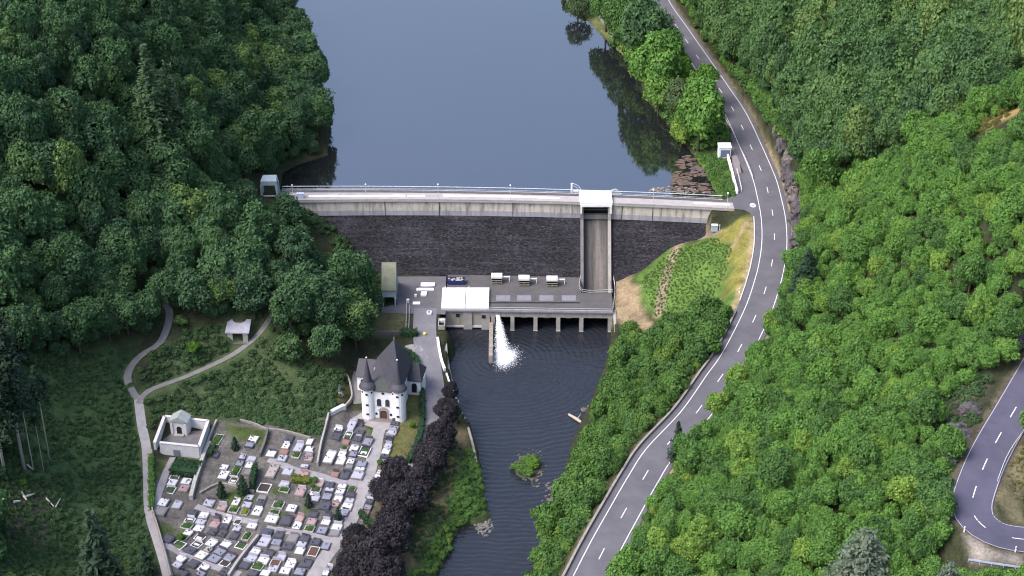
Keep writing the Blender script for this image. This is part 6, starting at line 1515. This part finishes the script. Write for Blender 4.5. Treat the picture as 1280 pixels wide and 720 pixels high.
carpet('undergrowth', [[(0, 440), (165, 438), (162, 470), (172, 505), (180, 560), (184, 640), (208, 719), (0, 719)]], 1.0, 21, ME_SCRUB, (.28, .75), 'low scrub and ferns covering the cleared slope', .8, off_path)
carpet('undergrowth', [[(178, 490), (170, 470), (212, 420), (285, 398), (345, 380), (365, 430), (405, 462), (436, 470), (420, 515), (395, 546), (330, 530), (264, 520), (208, 512), (188, 540)]], 1.0, 22, ME_SCRUB, (.28, .95), 'low scrub on the slope between the shrine and the cemetery', .76, off_path)
carpet('undergrowth', [[(866, 195), (895, 193), (908, 205), (920, 245), (897, 246), (882, 216)]], 1.0, 23, ME_HERB, (.5, 1.0), 'lush green weeds on the lake bank below the hut', .95, lambda x, y: sdist(LAKE, x, y) > .5)
carpet('undergrowth', [[(585, 560), (600, 596), (606, 630), (600, 645), (575, 655), (545, 719), (515, 719), (560, 650)]], 1.0, 24, ME_HERB, (.4, .9), 'lush green weeds along the left river bank', .85, lambda x, y: sdist(RIVER, x, y) > .3)
carpet('undergrowth', [[(376, 256), (400, 272), (440, 310), (478, 346), (490, 380), (470, 372), (440, 330), (400, 290), (380, 275)]], 1.2, 26, ME_SCRUB, (.5, 1.1), 'scrub on the strip beside the dam masonry', .9)
carpet('undergrowth', [[(800, 352), (838, 315), (892, 297), (915, 310), (905, 350), (880, 385), (840, 390), (818, 395)]], .8, 27, ME_GRASS, (.2, .36), 'tall grass and weeds on the bright slope beside the dam', .97)

carpet('undergrowth', [[(858, -10), (880, 30), (905, 75), (935, 118), (960, 150), (985, 180), (1012, 190), (1000, 150), (960, 110), (920, 60), (890, 0), (885, -10)]], 1.5, 28, ME_HERB, (.8, 1.9), 'bushes on the bank above the upper road', .8, lambda x, y: line_dist(RC[::2], x, y) > 6.2)
carpet('undergrowth', [[(700, -10), (735, 15), (780, 62), (800, 85), (815, 120), (845, 160), (880, 190), (905, 185), (890, 140), (860, 90), (830, 40), (812, -10)]], 1.6, 29, ME_HERB, (1.1, 2.7), 'shore bushes between the lake and the upper road', .9, lambda x, y: (sdist(LAKE, x, y) > .8) & (line_dist(RC[::2], x, y) > 6.5) & ~inside(UL([(733, 10), (750, 10), (775, 56), (752, 56)], -2.5), x, y))
carpet('undergrowth', [[(1003, 226), (1060, 220), (1150, 184), (1240, 146), (1284, 128), (1284, 140), (1240, 160), (1150, 200), (1060, 236), (1005, 240)]], 1.3, 34, ME_DRY, (.4, 1.0), 'dry yellowish shrubs along the crest of the spur', .75)
carpet('undergrowth', [[(985, 195), (1015, 190), (1030, 240), (1030, 300), (1005, 330), (990, 300), (1000, 260)]], 1.5, 30, ME_SCRUB, (.7, 1.5), 'dry shrubs among the rock faces', .65, lambda x, y: line_dist(RC[::2], x, y) > 7)

carpet('undergrowth', [[(1165, 470), (1237, 468), (1222, 530), (1196, 585), (1190, 640), (1165, 640), (1160, 540)]], 1.2, 35, ME_SCRUB, (.4, 1.1), 'scrub on the bank outside the hairpin', .8, lambda x, y: line_dist(HC[::2], x, y) > 4.6)
carpet('undergrowth', [[(1279, 560), (1262, 585), (1247, 625), (1258, 645), (1279, 652)]], .9, 36, ME_DRY, (.15, .4), 'dry grass inside the hairpin', .5, lambda x, y: line_dist(HC[::2], x, y) > 4.2)
carpet('undergrowth', [[(560, 500), (585, 545), (592, 570), (575, 620), (545, 680), (505, 719), (480, 719), (530, 620)]], 1.0, 37, ME_SCRUB, (.25, .6), 'low brownish scrub on the left river bank under the copper trees', .6)
# ================================================================ GRAVES (each surveyed from the photograph: x, y, width, depth in tenths of a sheet, finish)
SHEETS = [((190, 515), 6.855, '200,555,85,60,B 175,615,90,55,W 155,675,90,55,B 295,600,95,55,V 275,660,90,55,P 620,480,75,45,W 615,545,90,75,V 720,510,70,90,N 700,590,70,50,B 545,375,70,40,D 560,240,80,90,N 545,320,70,50,N'),
 ((280, 515), 6.855, '250,240,90,60,V 220,287,85,40,U 155,400,60,45,L 235,412,85,52,L 135,448,70,45,U 222,465,85,50,W 205,520,60,45,G 405,365,90,55,W 555,238,80,66,D 530,300,70,46,V 515,350,75,42,R 500,402,85,56,C 640,310,80,75,L 620,372,70,46,N 735,260,60,60,W 730,325,75,50,W 730,370,75,40,U 725,408,75,40,P 690,470,75,30,L 415,510,90,115,T 345,655,110,70,B 545,520,95,55,L 515,630,95,45,L 515,672,90,36,N 680,545,90,50,P 655,690,90,70,P'),
 ((380, 515), 5.76, '245,135,70,40,V 230,180,75,48,D 340,105,65,75,L 320,170,55,50,B 303,222,55,35,R 400,98,60,42,D 405,150,65,38,D 388,198,60,40,D 460,220,75,56,U 435,290,80,70,B 360,270,70,42,W 355,308,60,36,U 290,265,50,22,N 275,308,65,38,W 265,360,70,52,W 185,330,80,90,W 335,365,60,38,W 325,400,55,28,G 415,380,80,42,U 400,421,80,38,W 385,462,95,50,L 295,460,70,55,D 225,455,55,35,R 655,85,65,32,D 648,121,75,32,U 632,157,75,32,L 612,188,70,24,D 607,216,60,28,D 605,250,60,32,L 590,290,65,40,W 580,328,70,28,D 570,366,70,38,U 545,440,40,30,W 525,480,50,50,W 500,545,40,30,D 475,608,60,44,U 470,652,60,40,D 460,692,60,36,U 110,525,65,40,P 185,528,65,38,D 85,565,75,30,N 75,594,70,26,W 80,628,70,40,L 180,570,70,38,L 165,614,75,46,U 150,680,85,56,D 275,540,70,30,W 260,580,70,44,V 245,633,70,44,W 345,560,55,36,N 335,602,75,34,D 330,642,70,30,L 310,687,85,50,W 225,672,60,26,P'),
 ((190, 615), 6.855, '95,95,95,65,V 215,120,85,55,L 85,168,85,70,G 490,100,100,60,C 600,140,90,50,P 720,95,70,55,V 700,155,90,46,N 345,185,90,44,D 325,245,90,40,B 300,295,100,46,N 445,207,90,52,W 420,260,95,46,L 400,320,95,50,W 310,358,85,40,W 555,233,75,46,D 535,287,90,50,P 520,345,85,48,D 645,250,75,52,V 620,305,75,42,D 605,360,75,48,D 735,260,60,42,B 725,325,75,44,L 710,382,75,50,D 135,410,95,60,D 230,460,110,58,B 270,395,70,46,N 410,396,90,42,B 385,455,90,48,B 510,445,100,56,W 330,505,100,58,D 425,548,105,62,W 480,502,70,36,T 625,465,100,62,W 580,522,110,56,U 535,578,120,60,U 665,570,100,58,U 625,618,90,44,B 240,585,100,62,W 215,632,90,40,L 355,620,100,60,D 440,662,95,56,V 420,708,90,34,U 620,692,90,48,D 265,704,90,46,D'),
 ((280, 615), 6.855, '215,55,80,50,L 195,118,85,52,L 180,175,70,46,Y 325,60,80,50,G 310,110,75,42,D 285,175,90,68,V 408,240,125,62,W 465,115,100,52,N 430,185,90,46,N 580,145,95,62,V 540,250,90,76,D 650,235,75,52,P 625,300,80,52,V 240,298,95,44,W 195,385,70,58,N 145,465,95,48,B 360,355,110,70,D 345,435,105,76,L 475,370,85,58,D 450,437,95,48,U 440,491,90,34,G 590,400,95,66,G 550,472,100,50,D 690,402,90,54,D 665,455,90,44,L 650,512,90,56,W 385,535,90,50,D 335,597,110,58,W 265,525,95,54,W 235,578,100,50,L 180,632,95,54,D 290,642,100,56,N 490,570,85,46,L 440,612,90,50,E 420,665,95,50,C 355,702,90,46,W 250,700,90,48,D 570,625,100,60,V 525,682,100,54,W 650,690,100,56,U 710,620,95,58,D'),
 ((370, 615), 6.855, '415,185,80,56,U 150,200,80,46,D 135,260,85,54,P 115,318,90,46,N 270,215,85,50,D 255,268,85,42,W 225,335,95,58,U 365,252,90,40,U 350,310,100,52,W 330,362,90,42,G 170,435,85,52,D 150,515,90,76,E 255,470,80,56,U 630,80,50,38,U 620,125,50,38,D 600,187,55,42,R 580,237,50,36,W 290,662,60,38,U 255,702,60,38,W')]
GCOL = {'W': (.46, .46, .49), 'V': (.48, .48, .51), 'L': (.30, .30, .36), 'C': (.30, .30, .36), 'U': (.17, .178, .225), 'G': (.15, .145, .15), 'D': (.055, .054, .068), 'P': (.27, .185, .185), 'R': (.22, .11, .085), 'T': (.27, .235, .22), 'B': (.62, .62, .62), 'N': (.40, .39, .37), 'E': (.50, .48, .46), 'Y': (.30, .29, .28)}
GNAME = {'W': 'plain white slab grave', 'V': 'white slab grave set with dark vases', 'L': 'pale grey slab grave', 'C': 'pale grey slab grave set with vases', 'U': 'blue grey slab grave', 'G': 'dull grey grave plot', 'D': 'dark granite slab grave', 'P': 'pinkish granite grave', 'R': 'rust red grave', 'T': 'broad tan stone family tomb', 'B': 'white framed grave with dark soil', 'N': 'grave overgrown with green plants', 'E': 'framed grave of bare brown soil', 'Y': 'grave under yellow green shrubs'}
GM = {k: stained('grave_' + k.lower(), c, .22, 1.6, .35 if k in 'DU' else .6, .45, 0) for k, c in GCOL.items()}
M_SOIL = stained('grave_soil', (.045, .036, .030), .4, 3); M_SOILB = stained('grave_soil_brown', (.085, .050, .040), .4, 3); M_VASE = flat('vase_dark', (.025, .022, .024), .5)
def unit(name, fn, mat, smooth=False):
    b = MB(); fn(b); return raw_mesh(name, b.v, b.f, mat, smooth)
def kerb_fn(b):
    for x in (-.47, .47): b.box((x, 0, .08), (.06, 1, .34))
    for y in (-.475, .475): b.box((0, y, .08), (.88, .05, .34))
GK = {k: unit('kerb', kerb_fn, GM[k] if k in 'BNEY' else GM['D' if k in 'DU' else 'G']) for k in GCOL}
GS = {k: unit('slab', lambda b: b.box((0, -.01, .17), (.84, .86, .34)), GM[k]) for k in GCOL}
GB = {k: unit('soil', lambda b: b.box((0, 0, .06), (.88, .9, .24)), M_SOILB if k == 'E' else M_SOIL) for k in 'BNEY'}
GH_ = {k: unit('headstone', lambda b: (b.box((0, .455, .55), (.82, .07, .9), 0, .94)), GM[k]) for k in 'WLDGPU'}
GH2 = {k: unit('headstone', lambda b: (b.box((-.2, .455, .5), (.36, .07, .8)), b.box((.22, .455, .42), (.40, .07, .64))), GM[k]) for k in 'WLDGPU'}
GV = [unit('vase', lambda b: (b.cyl((0, 0, .3), .045, .22, 7, .075), b.ball((0, 0, .62), .11, 7, 5)), M_VASE), unit('vase', lambda b: (b.cyl((0, 0, .3), .05, .18, 7, .06), b.ball((0, 0, .56), .085, 7, 5)), flat('posy', (.20, .05, .07)))]
_pv = {k: np.array(T_BUSH[k][0]) * [.46, .46, .5] - [0, 0, .05] for k in range(3)}
GP = {(c, k): raw_mesh('planting', _pv[k], np.arange(len(_pv[k])).reshape(-1, 4), m_) for c, m_ in (('N', L_BUSH), ('Y', L_YEL), ('B', L_LEFT)) for k in range(3)}
def gzone(x, y):
    if x < 252 and y < 612: return 'below the mausoleum'
    if y < 628 and x < 334: return 'in the plot right of the mausoleum'
    if x > 478 and y < 580: return 'right of the chapel path'
    if x > 448 and y > 580: return 'beside the copper trees'
    if x > 400 and y < 606: return 'in the plot before the chapel'
    if y < 600: return 'under the wooded slope'
    if x < 232 and y < 650: return 'in the far left corner plot'
    if x < 335 and y < 675: return 'in the middle left rows'
    if x < 300 and y >= 660: return 'in the lower left plot'
    if y < 662 and x < 384: return 'in the central plot'
    if y < 672: return 'beside the path fork'
    return 'in the lowest plot'
gr = random.Random(12); graves = []; seen_g = []
for (ox, oy), k, txt in SHEETS:
    for rec in txt.split():
        a = rec.split(','); px, py = ox + float(a[0]) / k, oy + float(a[1]) / k; wd, dp = float(a[2]) / k, float(a[3]) / k
        if any(abs(px - q[0]) < 4 and abs(py - q[1]) < 3 for q in seen_g): continue
        seen_g.append((px, py)); graves.append((px, py, wd, dp, a[4]))
byzone = {}
for g in graves: byzone.setdefault((gzone(g[0], g[1]), GNAME[g[4]]), []).append(g)
ORD = ['', 'second', 'third', 'fourth', 'fifth', 'sixth', 'seventh', 'eighth', 'ninth', 'tenth', 'eleventh', 'twelfth', 'thirteenth', 'fourteenth', 'fifteenth']
for px, py, wd, dp, col in graves:
    q = W(px, py); s = FPX / (q[1] * _cd - (q[2] - CAMH) * _sd); wm = wd / s * .95; dm = dp / s / .56 * .93
    t = min(1, max(0, (py - 645) / 35)) * min(1, max(0, (345 - px) / 70)); ang = RAD(-12 - 17 * t)
    zone = gzone(px, py); L = sorted(byzone[(zone, GNAME[col])], key=lambda g: g[1]); i = [k for k, g in enumerate(L) if g[0] == px and g[1] == py][0]
    lab = GNAME[col] + ' ' + zone
    if len(L) > 1: lab = ('topmost ' if i == 0 else 'lowest ' if i == len(L) - 1 else ORD[i] + ' ') + GNAME[col] + (' down ' if 0 < i < len(L) - 1 else ' ') + zone
    r = empty('grave', q, lab, 'grave', 'graves of the cemetery', ang); r.scale = (wm, dm, 1)
    link('kerb', GK[col], r)
    if col in 'BNEY': link('soil', GB[col], r)
    else: link('slab', GS[col], r)
    if col in 'NY' or (col == 'B' and gr.random() < .5):
        kk = gr.randrange(3)
        for yy in (-.22, .22): o = link('planting', GP[(col, kk)], r, (gr.uniform(-.06, .06), yy, 0)); o.scale = (.95, .55, .8 if col != 'B' else .4)
    if gr.random() < (.75 if col not in 'NYG' else .3):
        hk = {'W': 'L', 'V': 'W', 'L': 'L', 'C': 'D', 'U': 'D', 'G': 'G', 'D': 'D', 'P': 'P', 'R': 'D', 'T': 'L', 'B': 'W', 'N': 'G', 'E': 'L', 'Y': 'G'}[col]
        if gr.random() < .25: hk = gr.choice('WLD')
        o = link('headstone', (GH_ if gr.random() < .7 else GH2)[hk], r); o.scale = (1, 1, gr.uniform(.6, 1.15))
    n = {'V': 4, 'C': 5, 'W': 1, 'L': 1, 'T': 5, 'D': 1, 'U': 1, 'P': 1}.get(col, 0)
    if n == 1 and gr.random() < .35: n = 2
    for k in range(n):
        o = link('vase', GV[0] if gr.random() < .75 else GV[1], r, (gr.uniform(-.33, .33), gr.uniform(-.3, .35), 0)); o.scale = (1.35 / wm, 1.35 / dm, gr.uniform(.7, 1.1)); o.rotation_euler = (0, 0, 0)
    if col == 'B' and gr.random() < .6: link('white_stone', unit('white_stone', lambda b: b.box((0, 0, .2), (.6, .28, .12)), GM['W']), r, (0, gr.uniform(-.15, .15), 0))
print('GRAVES', len(graves))
